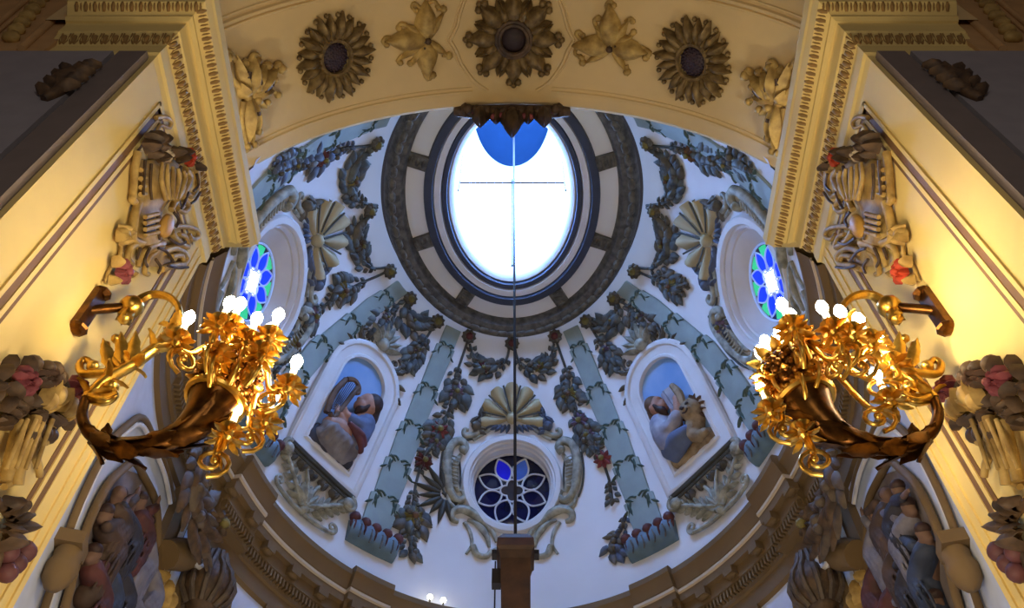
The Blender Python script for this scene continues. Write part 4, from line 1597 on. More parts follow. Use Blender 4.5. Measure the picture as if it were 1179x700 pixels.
# corner cartouches low on the soffit
for mirr in (False, True):
    F = soff_surf(290, 105) if not mirr else soff_surf(893, 113, True)
    FL = soff_surf(290, 105)
    t = thing('corner_cartouche', 'shell like ochre cartouche low on the %s end of the arch' % ('left' if not mirr else 'right'), 'ornament', F.P, 'corner cartouches of the arch')

    def loc(cx, cy):
        return FL.loc(240 + cx / 5.0, 50 + cy / 5.0)
    mb, mb2 = MB(), MB()
    for a, b, w in (((215, 300), (130, 60), 0.13), ((215, 290), (230, 70), 0.20), ((220, 300), (300, 120), 0.16), ((230, 300), (370, 130), 0.18), ((220, 300), (350, 260), 0.16), ((200, 300), (150, 220), 0.16),
                    ((210, 310), (200, 560), 0.17), ((225, 310), (260, 500), 0.15), ((240, 310), (310, 370), 0.12), ((205, 420), (230, 570), 0.10)):
        p, q = loc(*a), loc(*b)
        an = math.atan2(q[1] - p[1], q[0] - p[0])
        mb.leaf(F, p[0], p[1], an, math.hypot(q[0] - p[0], q[1] - p[1]), w, 0.05, 0.5, 6)
    for pts, r in (([(130, 90), (100, 50), (80, 45), (85, 75)], 0.035), ([(220, 100), (240, 60), (270, 70), (260, 95)], 0.032), ([(200, 90), (190, 110)], 0.03), ([(360, 140), (390, 110), (400, 140)], 0.04), ([(300, 130), (320, 120)], 0.035),
                   ([(180, 330), (170, 460), (195, 560), (200, 590)], 0.03), ([(90, 90), (110, 190), (170, 260), (200, 300)], 0.035), ([(340, 250), (380, 290)], 0.03), ([(250, 480), (265, 500)], 0.03), ([(230, 550), (240, 575)], 0.03)):
        mb.stroke(F, [loc(*p) for p in pts], r, r * 0.8, seg=3, h=0.05)
        e = loc(*pts[-1])
        mb.knob(F, e[0], e[1], r * 1.4, h=0.06, nu=7, nv=5)
    mb.build('scrolls', M_carve, t, angle=70)
    for c, r in (((235, 150), 0.045), ((240, 250), 0.05), ((245, 320), 0.045), ((300, 330), 0.04), ((210, 200), 0.04), ((345, 200), 0.04)):
        mb2 = MB()
        mb2.knob(F, *loc(*c), r, h=0.10, nu=9, nv=7)
        mb2.build('boss', M_carve, t)
    for a, b in (((240, 190), (250, 225)), ((265, 265), (320, 220)), ((180, 150), (175, 190)), ((230, 380), (235, 400))):
        mb = MB()
        mb.stroke(F, [loc(*a), loc(*b)], 0.02, 0.02, h=0.13)
        mb.build('dark_hollow', M_darkcarve, t)  # dark stroke standing in for shade in the carving

# carved drop behind the arch crown
FK = Surf(None, W(0, 0.586, 1.43), n=Vector((0, -1, 0)))
t = thing('keystone_drop', 'dark carved pendant hanging behind the arch crown before the blue cupola', 'ornament', FK.P)
mb = MB()
mb.stroke(FK, [(-0.66, 0.0), (-0.4, -0.05), (0, -0.08), (0.4, -0.05), (0.66, 0.0)], 0.07, 0.07, seg=5, mid=0.10)
for x, y, L, w in ((0, -0.18, 0.68, 0.22), (-0.36, -0.08, 0.50, 0.20), (0.36, -0.08, 0.50, 0.20), (-0.18, -0.12, 0.36, 0.16), (0.18, -0.12, 0.36, 0.16), (-0.54, -0.03, 0.24, 0.16), (0.54, -0.03, 0.24, 0.16), (-0.28, -0.10, 0.28, 0.12), (0.28, -0.10, 0.28, 0.12), (-0.08, -0.16, 0.40, 0.14), (0.08, -0.16, 0.40, 0.14)):
    mb.leaf(FK, x, y + 0.1, -PI / 2, L, w, 0.04, 0.5, 5)
for k in range(11):
    mb.knob(FK, -0.5 + 0.1 * k, -0.10 - 0.08 * math.cos((k - 5) * 0.3), 0.06, h=0.10)
mb.build('carving', M_darkcarve, t, angle=70)
mb = MB()
for x, y in ((-0.21, -0.38), (0.21, -0.38), (-0.12, -0.34), (0.14, -0.36), (-0.45, -0.20), (0.45, -0.20)):
    mb.knob(FK, x, y + 0.1, 0.035, h=0.08)
mb.build('rosebuds', M_red, t)

# ================================================================== PIER ORNAMENT
for mirr in (False, True):
    sx = 1 if mirr else -1
    side = 'right' if mirr else 'left'
    F = Surf(None, W(sx * PX, 0.45, 0.80), n=Vector((-sx, 0, 0)), mirror=mirr)
    FL = Surf(None, W(-PX, 0.45, 0.80), n=Vector((1, 0, 0)))

    # ---- upper cartouche
    def u(cx, cy):
        return FL.loc(110 + cx / 3.5, 130 + cy / 3.5)

    def st(mb, pts, r, r1=None, h=None, seg=4, mid=None):
        q_ = 0.62
        mb.stroke(F, [u(*p) for p in pts], r * q_, None if r1 is None else r1 * q_, seg=seg, h=None if h is None else h * q_ * 1.1, mid=None if mid is None else mid * q_, n=7)

    def lf(mb, a, b, w, h=0.05, lift=0.5):
        p, q = u(*a), u(*b)
        mb.leaf(F, p[0], p[1], math.atan2(q[1] - p[1], q[0] - p[0]), math.hypot(q[0] - p[0], q[1] - p[1]), w, h, lift, 6)
    c = u(250, 330)
    t = thing('pier_cartouche', 'big ochre scrollwork cartouche with flowers high on the %s pier' % side, 'cartouche', F.at(*c), 'scrollwork cartouches of the piers')
    mb = MB()
    # shield body and fluted neck
    rows = []
    for (y, xl, xr, h) in ((190, 165, 330, 0.06), (230, 160, 330, 0.16), (300, 158, 310, 0.17), (350, 150, 290, 0.13), (380, 160, 270, 0.10), (410, 140, 255, 0.12), (470, 132, 250, 0.15), (520, 140, 260, 0.14), (560, 160, 290, 0.10), (620, 180, 300, 0.03)):
        row = []
        for k in range(9):
            q = k / 8
            a = u(xl + (xr - xl) * q, y)
            row.append(F.at(a[0], a[1], 0.55 * h * math.sin(PI * (0.06 + 0.88 * q)) ** 0.6))
        rows.append(row)
    mb.grid(rows)
    mb.build('shield', M_carve, t, angle=70)
    mb = MB()
    st(mb, [(150, 160), (138, 240), (132, 330), (128, 350), (150, 370)], 0.05, 0.04, h=0.05)
    st(mb, [(150, 360), (135, 410), (125, 470), (128, 510), (160, 525)], 0.05, 0.05, h=0.06)
    for y in (230, 265, 300, 330):
        st(mb, [(142, y), (165, y - 6)], 0.028, 0.02, h=0.10)
    for y in (420, 445, 470, 495):
        st(mb, [(135, y), (190, y - 14)], 0.025, 0.025, h=0.16)
    for k in range(5):
        st(mb, [(200 + 22 * k, 200 + 8 * k), (195 + 25 * k, 270), (215 + 12 * k, 350)], 0.02, 0.03, h=0.18, mid=0.03)
    # right hand scrolls
    st(mb, [(350, 210), (385, 230), (390, 300), (370, 335), (345, 320), (355, 295)], 0.05, 0.03, h=0.06)
    st(mb, [(330, 230), (350, 260), (335, 300), (320, 340), (345, 375), (325, 400), (300, 385)], 0.05, 0.03, h=0.09)
    st(mb, [(290, 250), (310, 300), (280, 350), (260, 390)], 0.04, 0.04, h=0.12)
    st(mb, [(270, 470), (310, 458), (360, 460), (395, 475), (398, 500), (375, 510), (360, 490)], 0.035, 0.03, h=0.05)
    st(mb, [(270, 480), (300, 520), (340, 540), (330, 500), (305, 490)], 0.05, 0.03, h=0.09)
    st(mb, [(250, 560), (300, 545), (345, 575), (335, 610), (290, 615), (245, 630)], 0.05, 0.04, h=0.06)
    st(mb, [(270, 580), (310, 575), (320, 595)], 0.035, 0.03, h=0.10)
    st(mb, [(240, 525), (190, 540), (150, 580), (140, 620)], 0.05, 0.03, h=0.08)
    st(mb, [(220, 560), (190, 590), (175, 640), (190, 650)], 0.035, 0.03, h=0.06)
    st(mb, [(170, 520), (120, 540), (105, 580), (125, 610)], 0.04, 0.03, h=0.06)
    st(mb, [(100, 560), (60, 600), (25, 680)], 0.018, 0.016, h=0.03)
    mb.build('scrolls', M_carve, t, angle=70)
    mb = MB()
    st(mb, [(230, 20), (265, 15), (292, 35), (285, 60), (265, 55)], 0.03, 0.02, h=0.04)
    st(mb, [(240, 100), (235, 70), (250, 50), (265, 55)], 0.025, 0.02, h=0.04)
    mb.build('top_curl', M_carve, t, angle=70)
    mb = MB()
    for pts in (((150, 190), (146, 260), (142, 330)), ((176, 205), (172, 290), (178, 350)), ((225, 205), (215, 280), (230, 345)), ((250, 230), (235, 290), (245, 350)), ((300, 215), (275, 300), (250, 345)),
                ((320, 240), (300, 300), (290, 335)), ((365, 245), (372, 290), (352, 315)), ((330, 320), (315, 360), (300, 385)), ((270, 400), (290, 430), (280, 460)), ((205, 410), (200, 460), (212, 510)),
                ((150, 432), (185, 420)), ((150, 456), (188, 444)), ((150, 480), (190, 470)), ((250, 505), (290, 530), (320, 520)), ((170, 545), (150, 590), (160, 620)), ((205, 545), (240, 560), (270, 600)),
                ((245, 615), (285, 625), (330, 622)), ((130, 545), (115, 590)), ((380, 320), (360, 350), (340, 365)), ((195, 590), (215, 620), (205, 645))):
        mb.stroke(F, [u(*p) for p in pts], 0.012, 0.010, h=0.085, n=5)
    mb.build('hollow_shade', M_darkcarve, t)  # dark strokes painting the shade between the scrolls
    mb = MB()
    mb.ball(F.at(*u(236, 455), 0.09), 0.075, 0.12, 0.04, (F.ts, F.tu, F.n), 12, 8)
    mb.build('oval_boss', mat('ochre_boss', (196, 150, 70), 0.5, var=0.1), t)
    mb = MB()
    for a, b, w in (((185, 130), (160, 80), 0.12), ((185, 130), (190, 70), 0.13), ((190, 130), (225, 85), 0.12), ((180, 140), (150, 120), 0.12), ((190, 140), (215, 130), 0.12), ((185, 150), (180, 185), 0.10),
                    ((290, 165), (270, 145), 0.10), ((300, 165), (325, 150), 0.10), ((310, 170), (290, 195), 0.10), ((225, 170), (205, 185), 0.10), ((365, 200), (390, 235), 0.06)):
        lf(mb, a, b, w, 0.10)
    mb.knob(F, *u(186, 118), 0.055, h=0.07)
    mb.build('leaves', M_darkcarve, t, angle=70)
    for (cx, cy, r, m, nm_) in ((345, 178, 0.075, M_brightred, 'red_flower'), (255, 170, 0.05, M_tanlight, 'pale_flower'), (74, 640, 0.085, M_brightred if mirr else M_red, 'red_flower')):
        mb = MB()
        s_, t_ = u(cx, cy)
        for n_, rr, hh in ((7, 1.0, 0.07), (5, 0.6, 0.09)):
            for k in range(n_):
                a = 2 * PI * k / n_ + hh * 9
                mb.leaf(F, s_ + 0.2 * r * math.cos(a), t_ + 0.2 * r * math.sin(a), a, r * rr * 0.8, r * rr * 0.8, hh, 0.4, 3)
        mb.knob(F, s_, t_, r * 0.35, h=0.10)
        mb.build(nm_, m, t, angle=70)
    mb = MB()
    for k, (a, b) in enumerate((((85, 480), (60, 520)), ((80, 480), (90, 450)), ((90, 490), (105, 470)), ((78, 500), (95, 530)))):
        lf(mb, a, b, 0.09, 0.05)
    mb.knob(F, *u(80, 490), 0.05, h=0.05)
    st(mb, [(90, 510), (85, 560), (80, 610)], 0.025, 0.02, h=0.04)
    for a, b in (((55, 620), (45, 575)), ((90, 655), (118, 640)), ((45, 665), (28, 690))):
        lf(mb, a, b, 0.08, 0.06)
    mb.build('tulip_spray', M_carve, t, angle=70)

    # ---- lower bouquet on its scroll bracket
    fy = 4.57   # zoom of the picked coordinates
    def u(cx, cy):
        return FL.loc((cx if not mirr else cx) / 2.187, 380 + cy / 2.187)
    c = u(70, 200)
    t = thing('flower_bouquet', 'dark carved bouquet with red roses on a scroll bracket, %s pier' % side, 'bouquet', F.at(*c), 'carved bouquets of the piers')
    mb = MB()
    st(mb, [(110, 215), (90, 260), (60, 300), (72, 340), (75, 370)], 0.05, 0.03, h=0.08)
    st(mb, [(60, 220), (40, 280), (20, 330), (10, 390)], 0.06, 0.05, h=0.10)
    st(mb, [(130, 220), (105, 240), (95, 275), (70, 280), (65, 255)], 0.05, 0.04, h=0.08)
    st(mb, [(20, 230), (0, 300), (-20, 380)], 0.06, 0.05, h=0.10)
    st(mb, [(40, 340), (20, 375), (-10, 395)], 0.04, 0.03, h=0.06)
    for k in range(4):
        st(mb, [(85 - 22 * k, 225), (60 - 24 * k, 290), (40 - 26 * k, 350)], 0.022, 0.018, h=0.15)
    mb.build('scroll_bracket', M_carve, t, angle=70)
    mb = MB()
    rnd = random.Random(5)
    for k in range(34):
        cx, cy = rnd.uniform(-40, 140), rnd.uniform(100, 230)
        a = rnd.uniform(0, 6.28)
        s_, t_ = u(cx, cy)
        mb.leaf(F, s_, t_, a, 0.11, 0.07, rnd.uniform(0.03, 0.08), 0.5, 4)
    for cx, cy in ((90, 98), (55, 85), (110, 100), (120, 120), (40, 105), (80, 260), (95, 265), (60, 240), (45, 270)):
        mb.knob(F, *u(cx, cy), 0.05, h=0.06)
    mb.build('leaves', M_darkcarve, t, angle=70)
    for cx, cy, r, m, nm_ in ((25, 130, 0.12, M_red, 'rose'), (160, 150, 0.12, M_red, 'rose'), (100, 165, 0.11, M_carve, 'tulip'), (130, 195, 0.12, M_carve, 'tulip'), (80, 180, 0.10, M_carve, 'tulip'), (85, 120, 0.10, M_robebrown, 'rose')):
        mb = MB()
        s_, t_ = u(cx, cy)
        r *= 0.66
        if nm_ == 'rose':
            for n_, rr, hh in ((7, 1.0, 0.08), (6, 0.7, 0.11), (4, 0.45, 0.13)):
                for k in range(n_):
                    a = 2 * PI * k / n_ + hh * 9
                    mb.leaf(F, s_ + 0.25 * r * math.cos(a) * rr, t_ + 0.25 * r * math.sin(a) * rr, a, r * rr * 0.8, r * rr, hh, 0.4, 3)
            mb.knob(F, s_, t_, r * 0.3, h=0.14)
        else:
            mb.ball(F.at(s_, t_, 0.09), r * 0.75, r, r * 0.75, (F.ts, F.tu, F.n), 10, 8)
            for k in range(3):
                mb.leaf(F, s_ + (k - 1) * r * 0.4, t_ - r, PI / 2 - (k - 1) * 0.3, 2 * r, r * 0.8, 0.11, 0.35, 4)
        mb.build(nm_, m, t, angle=70)

    # ---- bottom spray at the edge of the view
    c = u(10, 520)
    t = thing('leaf_spray', 'dark carved leaf spray with berries below the %s pier bouquet' % side, 'ornament', F.at(*c), 'carved sprays below the bouquets')
    mb = MB()
    for a, b, w in (((-10, 470), (30, 430), 0.08), ((0, 480), (40, 460), 0.08), ((0, 495), (60, 495), 0.09), ((-20, 500), (20, 510), 0.08), ((-20, 450), (5, 420), 0.10), ((-30, 520), (10, 545), 0.12)):
        lf(mb, a, b, w, 0.08)
    st(mb, [(-30, 430), (10, 480), (-10, 540), (-30, 600)], 0.04, 0.03, h=0.06)
    mb.build('leaves', M_darkcarve, t, angle=70)
    for cx, cy, r in ((38, 558, 0.06), (15, 588, 0.055), (-5, 560, 0.055), (-8, 610, 0.055)):
        mb = MB()
        mb.knob(F, *u(cx, cy), r, h=0.05)
        mb.build('berry', M_consolered, t)

    # ---- small dark carving on the nave face of the pier
    FN = Surf(None, W(sx * 0.405, PYN - 0.008, 0.80), n=Vector((0, -1, 0)), mirror=not mirr)
    t = thing('small_carving', 'small dark scroll carving on the shaded nave face of the %s pier' % side, 'ornament', FN.P, 'scroll carvings on the nave faces')
    mb = MB()
    mb.stroke(FN, [(0.02, 0.28), (0.0, 0.16), (0.06, 0.04), (0.0, -0.10), (0.05, -0.24)], 0.05, 0.03, seg=4, mid=0.06)
    for k in range(8):
        mb.leaf(FN, 0.02, 0.24 - 0.06 * k, (0.5 if k % 2 else 2.6), 0.15, 0.09, 0.03, 0.5, 3)
    mb.build('scroll', M_darkcarve, t, angle=70)

# ================================================================== WALL CHANDELIERS
YC = 0.45
BULBS = {'left': [(218, 366, .59), (265, 349, .60), (277, 350, .61), (264, 381, .58), (296, 367, .60), (321, 363, .60), (342, 417, .575), (316, 455, .555), (275, 469, .53), (311, 380, .585)],
         'right': [(901, 351, .60), (911, 363, .61), (898, 383, .60), (882, 394, .60), (876, 406, .59), (947, 354, .60), (968, 359, .59), (989, 368, .59), (1014, 393, .59), (1009, 432, .55), (877, 444, .555), (913, 467, .53)]}
FIRST_BULB = None


def chandelier(side):
    mirr = side == 'right'
    sx = 1 if mirr else -1

    def PY(px, py, dy=0.0):
        if mirr:
            p = hit_plane(W(0, YC + dy, 0), Vector((0, 1, 0)), px, py)
            return Vector((-p.x, p.y, p.z)) + Vector((-0.02, 0, 0))
        return hit_plane(W(0, YC + dy, 0), Vector((0, 1, 0)), px, py)
    wallx = sx * PX * S
    pa = hit_plane(W(sx * PX, 0, 0), Vector((1, 0, 0)), *((84, 378) if not mirr else (1096, 378)))
    pb = hit_plane(W(sx * PX, 0, 0), Vector((1, 0, 0)), *((112, 338) if not mirr else (1068, 338)))
    pm = (pa + pb) / 2
    root = thing('wall_chandelier', 'gilt bronze candle chandelier with lit bulbs on the %s pier' % side, 'chandelier', pm, 'wall chandeliers of the piers')
    nx = Vector((-sx, 0, 0))
    d = (pb - pa).normalized()
    mb = MB()
    mb.box(pm + nx * 0.02, (pb - pa).length / 2, 0.05, 0.025, (d, d.cross(nx), nx))
    for q in (pa, pb):
        mb.ball(q + nx * 0.03, 0.06, 0.06, 0.03, None, 8, 6)
    mb.build('wall_plate', M_golddk, root, smooth=False)
    # rod and hanging bud
    e = PY(152, 353)
    mb = MB()
    mb.tube([pm + nx * 0.02, pm.lerp(e, 0.5), e], 0.030, 8)
    mb.build('rod', M_golddk, root)
    mb = MB()
    mb.ball(e, 0.075, nu=10, nv=8)
    for k in range(6):
        a = 2 * PI * k / 6
        mb.blade(e, Vector((math.cos(a) * 0.6, math.sin(a) * 0.6, -1)), Vector((math.cos(a), math.sin(a), 0)), 0.15, 0.09, -0.5)
    mb.ball(e + Vector((0, 0, -0.12)), 0.045)
    mb.build('bud', M_gold, root, angle=70)
    # thin arc
    mb = MB()
    arc_ = crom([tuple(PY(*p)) for p in ((152, 352), (172, 340), (192, 341), (205, 352), (208, 368))], 6)
    mb.tube([Vector(p) for p in arc_], [0.034 - 0.016 * i / len(arc_) for i in range(len(arc_))], 7)
    mb.build('hook_arm', M_gold, root)
    # leafed stem, curl, and cornucopia horn
    mb = MB()
    stem = crom([tuple(PY(*p)) for p in ((208, 366), (186, 394), (156, 418), (122, 438), (100, 460))], 6)
    mb.tube([Vector(p) for p in stem], 0.034, 8)
    for i in range(3, len(stem) - 1, 5):
        p = Vector(stem[i])
        dd = (Vector(stem[i]) - Vector(stem[i - 1])).normalized()
        for k in range(3):
            a = 2 * PI * k / 3 + i
            o_ = (dd.orthogonal().normalized() * math.cos(a) + dd.cross(dd.orthogonal().normalized()) * math.sin(a))
            mb.blade(p, (dd * -0.9 + o_ * 0.7), o_, 0.13, 0.07, 0.7)
    mb.build('leafed_stem', M_gold, root, angle=70)
    mb = MB()
    for pts, r in ((((138, 428), (112, 430), (96, 430), (92, 420), (100, 414), (108, 422)), 0.026), (((140, 425), (126, 408), (122, 398)), 0.02), (((150, 420), (138, 400), (134, 390)), 0.02), (((100, 456), (118, 462), (132, 456), (128, 446)), 0.03)):
        c = crom([tuple(PY(*p)) for p in pts], 5)
        mb.tube([Vector(p) for p in c], [r * (1.1 - 0.4 * i / len(c)) for i in range(len(c))], 7)
        mb.ball(c[-1], r * 1.5)
    for p, q in (((130, 425), (120, 400)), ((140, 420), (142, 392)), ((150, 415), (160, 390)), ((110, 455), (138, 462)), ((112, 450), (135, 448))):
        a, b = PY(*p), PY(*q)
        mb.blade(a, b - a, Vector((0, -1, 0.3)), (b - a).length, 0.09, 0.5)
    mb.build('leaf_curls', M_gold, root, angle=70)
    mb = MB()
    hp = crom([tuple(PY(*p)) for p in ((100, 458), (95, 478), (103, 498), (124, 511), (152, 515), (182, 510), (212, 498), (234, 480), (248, 462))], 6)
    n = len(hp)
    rr = [float(np.interp(i / (n - 1), (0, 0.25, 0.5, 0.7, 0.85, 1.0), (0.026, 0.032, 0.042, 0.062, 0.10, 0.15))) for i in range(n)]
    mb.tube([Vector(p) for p in hp], rr, 14)
    for i in range(14, n - 6, 6):
        p = Vector(hp[i])
        dd = (Vector(hp[i + 1]) - Vector(hp[i - 1])).normalized()
        ox = dd.orthogonal().normalized()
        for k in range(4):
            a = 2 * PI * k / 4 + i * 0.4
            o_ = ox * math.cos(a) + dd.cross(ox) * math.sin(a)
            mb.blade(p + o_ * rr[i] * 0.85, dd + o_ * 0.12, o_, 0.20, 0.10, 0.2, 0.14)
    for p, q in (((110, 505), (100, 492)), ((118, 508), (128, 492))):
        a, b = PY(*p), PY(*q)
        mb.blade(a, b - a, Vector((0, -1, 0)), (b - a).length, 0.08, 0.6)
    mb.build('horn', M_golddk, root, angle=70)
    mouth = Vector(hp[-1])
    mdir = (Vector(hp[-1]) - Vector(hp[-3])).normalized()
    mo = mdir.orthogonal().normalized()
    mq = mdir.cross(mo)
    mb = MB()
    ring = [mouth + (mo * math.cos(2 * PI * j / 28) + mq * math.sin(2 * PI * j / 28)) * 0.155 for j in range(29)]
    mb.tube(ring, 0.02, 6)
    for p in ring[:-1]:
        mb.ball(p + mdir * 0.015, 0.02, nu=6, nv=5)
    mb.build('horn_rim', M_gold, root)
    # basket of gilt fruit
    B = PY(264, 436)
    mb = MB()
    for i in range(130):
        z = 1 - 2 * (i + 0.5) / 130
        r = math.sqrt(1 - z * z)
        a = i * 2.39996
        mb.ball(B + Vector((0.17 * r * math.cos(a), 0.17 * r * math.sin(a), 0.13 * z)), 0.026, nu=6, nv=5)
    mb.ball(B, 0.165, 0.165, 0.125)
    mb.build('fruit_basket', M_fruit, root)
    top = B + Vector((0, 0, 0.06))
    mb = MB()
    for k in range(12):
        a = 2 * PI * k / 12
        o_ = Vector((math.cos(a), math.sin(a), 0))
        mb.blade(B + o_ * 0.10 + Vector((0, 0, 0.09)), o_ * 0.7 + Vector((0, 0, 0.7)), -o_ + Vector((0, 0, 0.4)), 0.13, 0.08, -0.7)
    mb.build('upper_leaf_collar', M_gold, root, angle=70)
    mb = MB()
    for k in range(12):
        a = 2 * PI * k / 12
        o_ = Vector((math.cos(a), math.sin(a), 0))
        mb.blade(B + o_ * 0.13 - Vector((0, 0, 0.06)), o_ * 0.6 - Vector((0, 0, 0.7)), o_, 0.10, 0.06, 0.7)
    mb.build('leaf_collar', M_gold, root, angle=70)
    # central candle stem rising from the basket
    for i, bp in enumerate(BULBS[side]):
        z = bp[2]
        Q = on_z(bp[0], bp[1], z)
        dirh = Vector((Q.x - B.x, Q.y - B.y, 0))
        dl = max(dirh.length, 0.05)
        dh = dirh / dl
        cup = Q - Vector((0, 0, 0.21))
        low = min(cup.z, B.z) - 0.06 - 0.04 * (i % 3)
        path = [tuple(B + dh * 0.10 + Vector((0, 0, 0.03))), tuple(B + dh * (0.10 + 0.30 * (dl - 0.1)) + Vector((0, 0, 0.12))), tuple(Vector((B.x, B.y, 0)) + dh * dl * 0.72 + Vector((0, 0, low + 0.04))),
                tuple(Vector((B.x, B.y, 0)) + dh * dl * 0.98 + Vector((0, 0, low + 0.02))), tuple(cup)]
        pc = crom(path, 6)
        mb = MB()
        mb.tube([Vector(p) for p in pc], [0.020 - 0.007 * k / len(pc) for k in range(len(pc))], 7)
        # scroll under the arm
        cc = Vector(pc[13]) + Vector((0, 0, -0.02))
        sp = []
        for k in range(17):
            a = -PI / 2 + 2 * PI * 1.4 * k / 16
            r_ = 0.10 * (1 - 0.8 * k / 16)
            sp.append(cc + dh * (r_ * math.cos(a)) + Vector((0, 0, -0.05 + r_ * math.sin(a))))
        mb.tube(sp, 0.013, 6)
        mb.ball(sp[-1], 0.024)
        side_v = dh.cross(Vector((0, 0, 1)))
        for sg in (-1, 1):
            mb.blade(Vector(pc[15]), dh * 0.8 + Vector((0, 0, -0.5)) + side_v * sg * 0.4, Vector((0, 0, -1)), 0.09, 0.045, 0.8)
        arm = mb.build('candle_arm', M_gold, root, angle=70)
        mb = MB()
        mb.lathe([(0.012, -0.05), (0.03, -0.035), (0.02, -0.01), (0.05, 0.01), (0.065, 0.035), (0.055, 0.04), (0.03, 0.02), (0.0, 0.02)], cup, (0, 0, 1), 12)
        for k in range(6):
            a = 2 * PI * k / 6
            o_ = Vector((math.cos(a), math.sin(a), 0))
            mb.blade(cup + o_ * 0.03 - Vector((0, 0, 0.01)), o_ + Vector((0, 0, 0.5)), Vector((0, 0, 1)) - o_ * 0.3, 0.075, 0.05, -0.9)
            mb.blade(cup + o_ * 0.025 - Vector((0, 0, 0.03)), o_ * 0.7 - Vector((0, 0, 0.8)), o_, 0.09, 0.045, 0.8)
        mb.build('cup', M_gold, arm, angle=70)
        mb = MB()
        mb.tube([cup + Vector((0, 0, 0.02)), cup + Vector((0, 0, 0.10)), cup + Vector((0, 0, 0.155))], [0.020, 0.019, 0.018], 10)
        mb.build('candle', M_candle, arm)
        mb = MB()
        mb.lathe([(0.0, -0.055), (0.018, -0.053), (0.027, -0.028), (0.034, 0.0), (0.029, 0.026), (0.015, 0.052), (0.0, 0.066)], Q, (0, 0, 1), 10)
        mb.build('bulb', M_bulb, arm)
    return root


chandelier('left')
chandelier('right')

# ================================================================== LOWER APSE WALLS
def wall_surf(px, py, mirror=False):
    return Surf(Gwall, hit(Gwall, px, py), mirror=mirror)


M_festoon = mat('festoon_brown', (98, 84, 70), 0.6, rgb2=(70, 58, 50), scale=9)
M_rskin = mat('relief_skin', (110, 84, 72), 0.7, var=0.15, scale=10)
M_rwhite = mat('relief_white', (128, 124, 134), 0.7, rgb2=(92, 90, 104), scale=5)
M_rblue = mat('relief_blue', (60, 70, 96), 0.7, rgb2=(42, 48, 66), scale=5)
M_rred = mat('relief_red', (92, 50, 50), 0.7, rgb2=(62, 38, 40), scale=5)
M_rbrown = mat('relief_brown', (84, 64, 54), 0.7, rgb2=(56, 44, 40), scale=5)
M_rdark = mat('relief_dark', (48, 46, 56), 0.7, var=0.2, scale=5)


def figure(F, root, hx, hy, bx, by, arms, robe, look=1, sz=0.066, cloak=None):
    """relief person: head at (hx,hy), hips at (bx,by), arms as polylines"""
    dx, dy = hx - bx, hy - by
    L = math.hypot(dx, dy)
    ux, uy = dx / L, dy / L
    nx, ny = hx - ux * sz * 1.9, hy - uy * sz * 1.9
    mb = MB()
    mb.ball(F.at(hx, hy, 0.10), sz * 0.8, sz * 1.05, sz * 0.85, (F.ts, F.tu, F.n), 12, 10)
    mb.ball(F.at(hx + look * sz * 0.35, hy - sz * 0.55, 0.11), sz * 0.5, sz * 0.5, sz * 0.5)
    mb.ball(F.at(hx + look * sz * 0.82, hy - sz * 0.1, 0.12), sz * 0.22, sz * 0.2, sz * 0.2)
    mb.ball(F.at(hx - look * sz * 0.1, hy - sz * 0.1, 0.10 + sz * 0.85), sz * 0.16, sz * 0.26, sz * 0.12, (F.ts, F.tu, F.n))
    capsule(mb, [F.at(hx - look * sz * 0.1, hy - sz * 0.8, 0.08), F.at(nx, ny, 0.07)], sz * 0.5)
    capsule(mb, [F.at(nx, ny, 0.08), F.at((nx + bx) / 2, (ny + by) / 2, 0.09), F.at(bx, by, 0.08)], [sz * 1.3, sz * 1.45, sz * 1.35], 10)
    capsule(mb, [F.at(bx, by, 0.08), F.at(bx + look * 0.05, by - L * 0.6, 0.08), F.at(bx, by - L * 1.2, 0.06)], [sz * 1.3, sz * 1.0, sz * 0.7], 10)
    for arm in arms:
        capsule(mb, [F.at(a[0], a[1], 0.14) for a in arm], [sz * 0.55, sz * 0.45, sz * 0.33], 8)
        a, b = arm[-2], arm[-1]
        hand(mb, F, b[0], b[1], 0.14, math.atan2(b[1] - a[1], b[0] - a[0]), sz * 0.95, 0.15)
    p = blob('person', mb, M_rskin, root, 0.016, 2)
    mb = MB()
    mb.ball(F.at(hx - look * sz * 0.3, hy + sz * 0.35, 0.10), sz * 0.85, sz * 0.85, sz * 0.95, (F.ts, F.tu, F.n), 10, 8)
    blob('hair', mb, M_hair, p, 0.016, 2)
    mb = MB()
    capsule(mb, [F.at(nx, ny - 0.03, 0.10), F.at((nx + bx) / 2, (ny + by) / 2, 0.11), F.at(bx, by, 0.10), F.at(bx + look * 0.05, by - L * 0.6, 0.10), F.at(bx, by - L * 1.15, 0.08)], [sz * 1.35, sz * 1.55, sz * 1.6, sz * 1.5, sz * 1.4], 12)
    for arm in arms:
        capsule(mb, [F.at(a[0], a[1], 0.145) for a in arm[:-1]], [sz * 0.72, sz * 0.6], 8)
    for j in range(5):
        o_ = (j - 2) * sz * 0.62
        hh = 0.11 + sz * (1.5 - 0.12 * (j - 2) ** 2)
        capsule(mb, [F.at(nx + o_ * 0.7, ny - 0.05, hh - 0.02), F.at(bx + o_ + 0.02, by + L * 0.1, hh), F.at(bx + o_ * 1.3 - 0.03, by - L * 0.5, hh), F.at(bx + o_ * 1.2, by - L * 1.1, hh - 0.03)], sz * 0.24, 6)
    blob('robe', mb, robe, p, 0.015, 1)
    return p


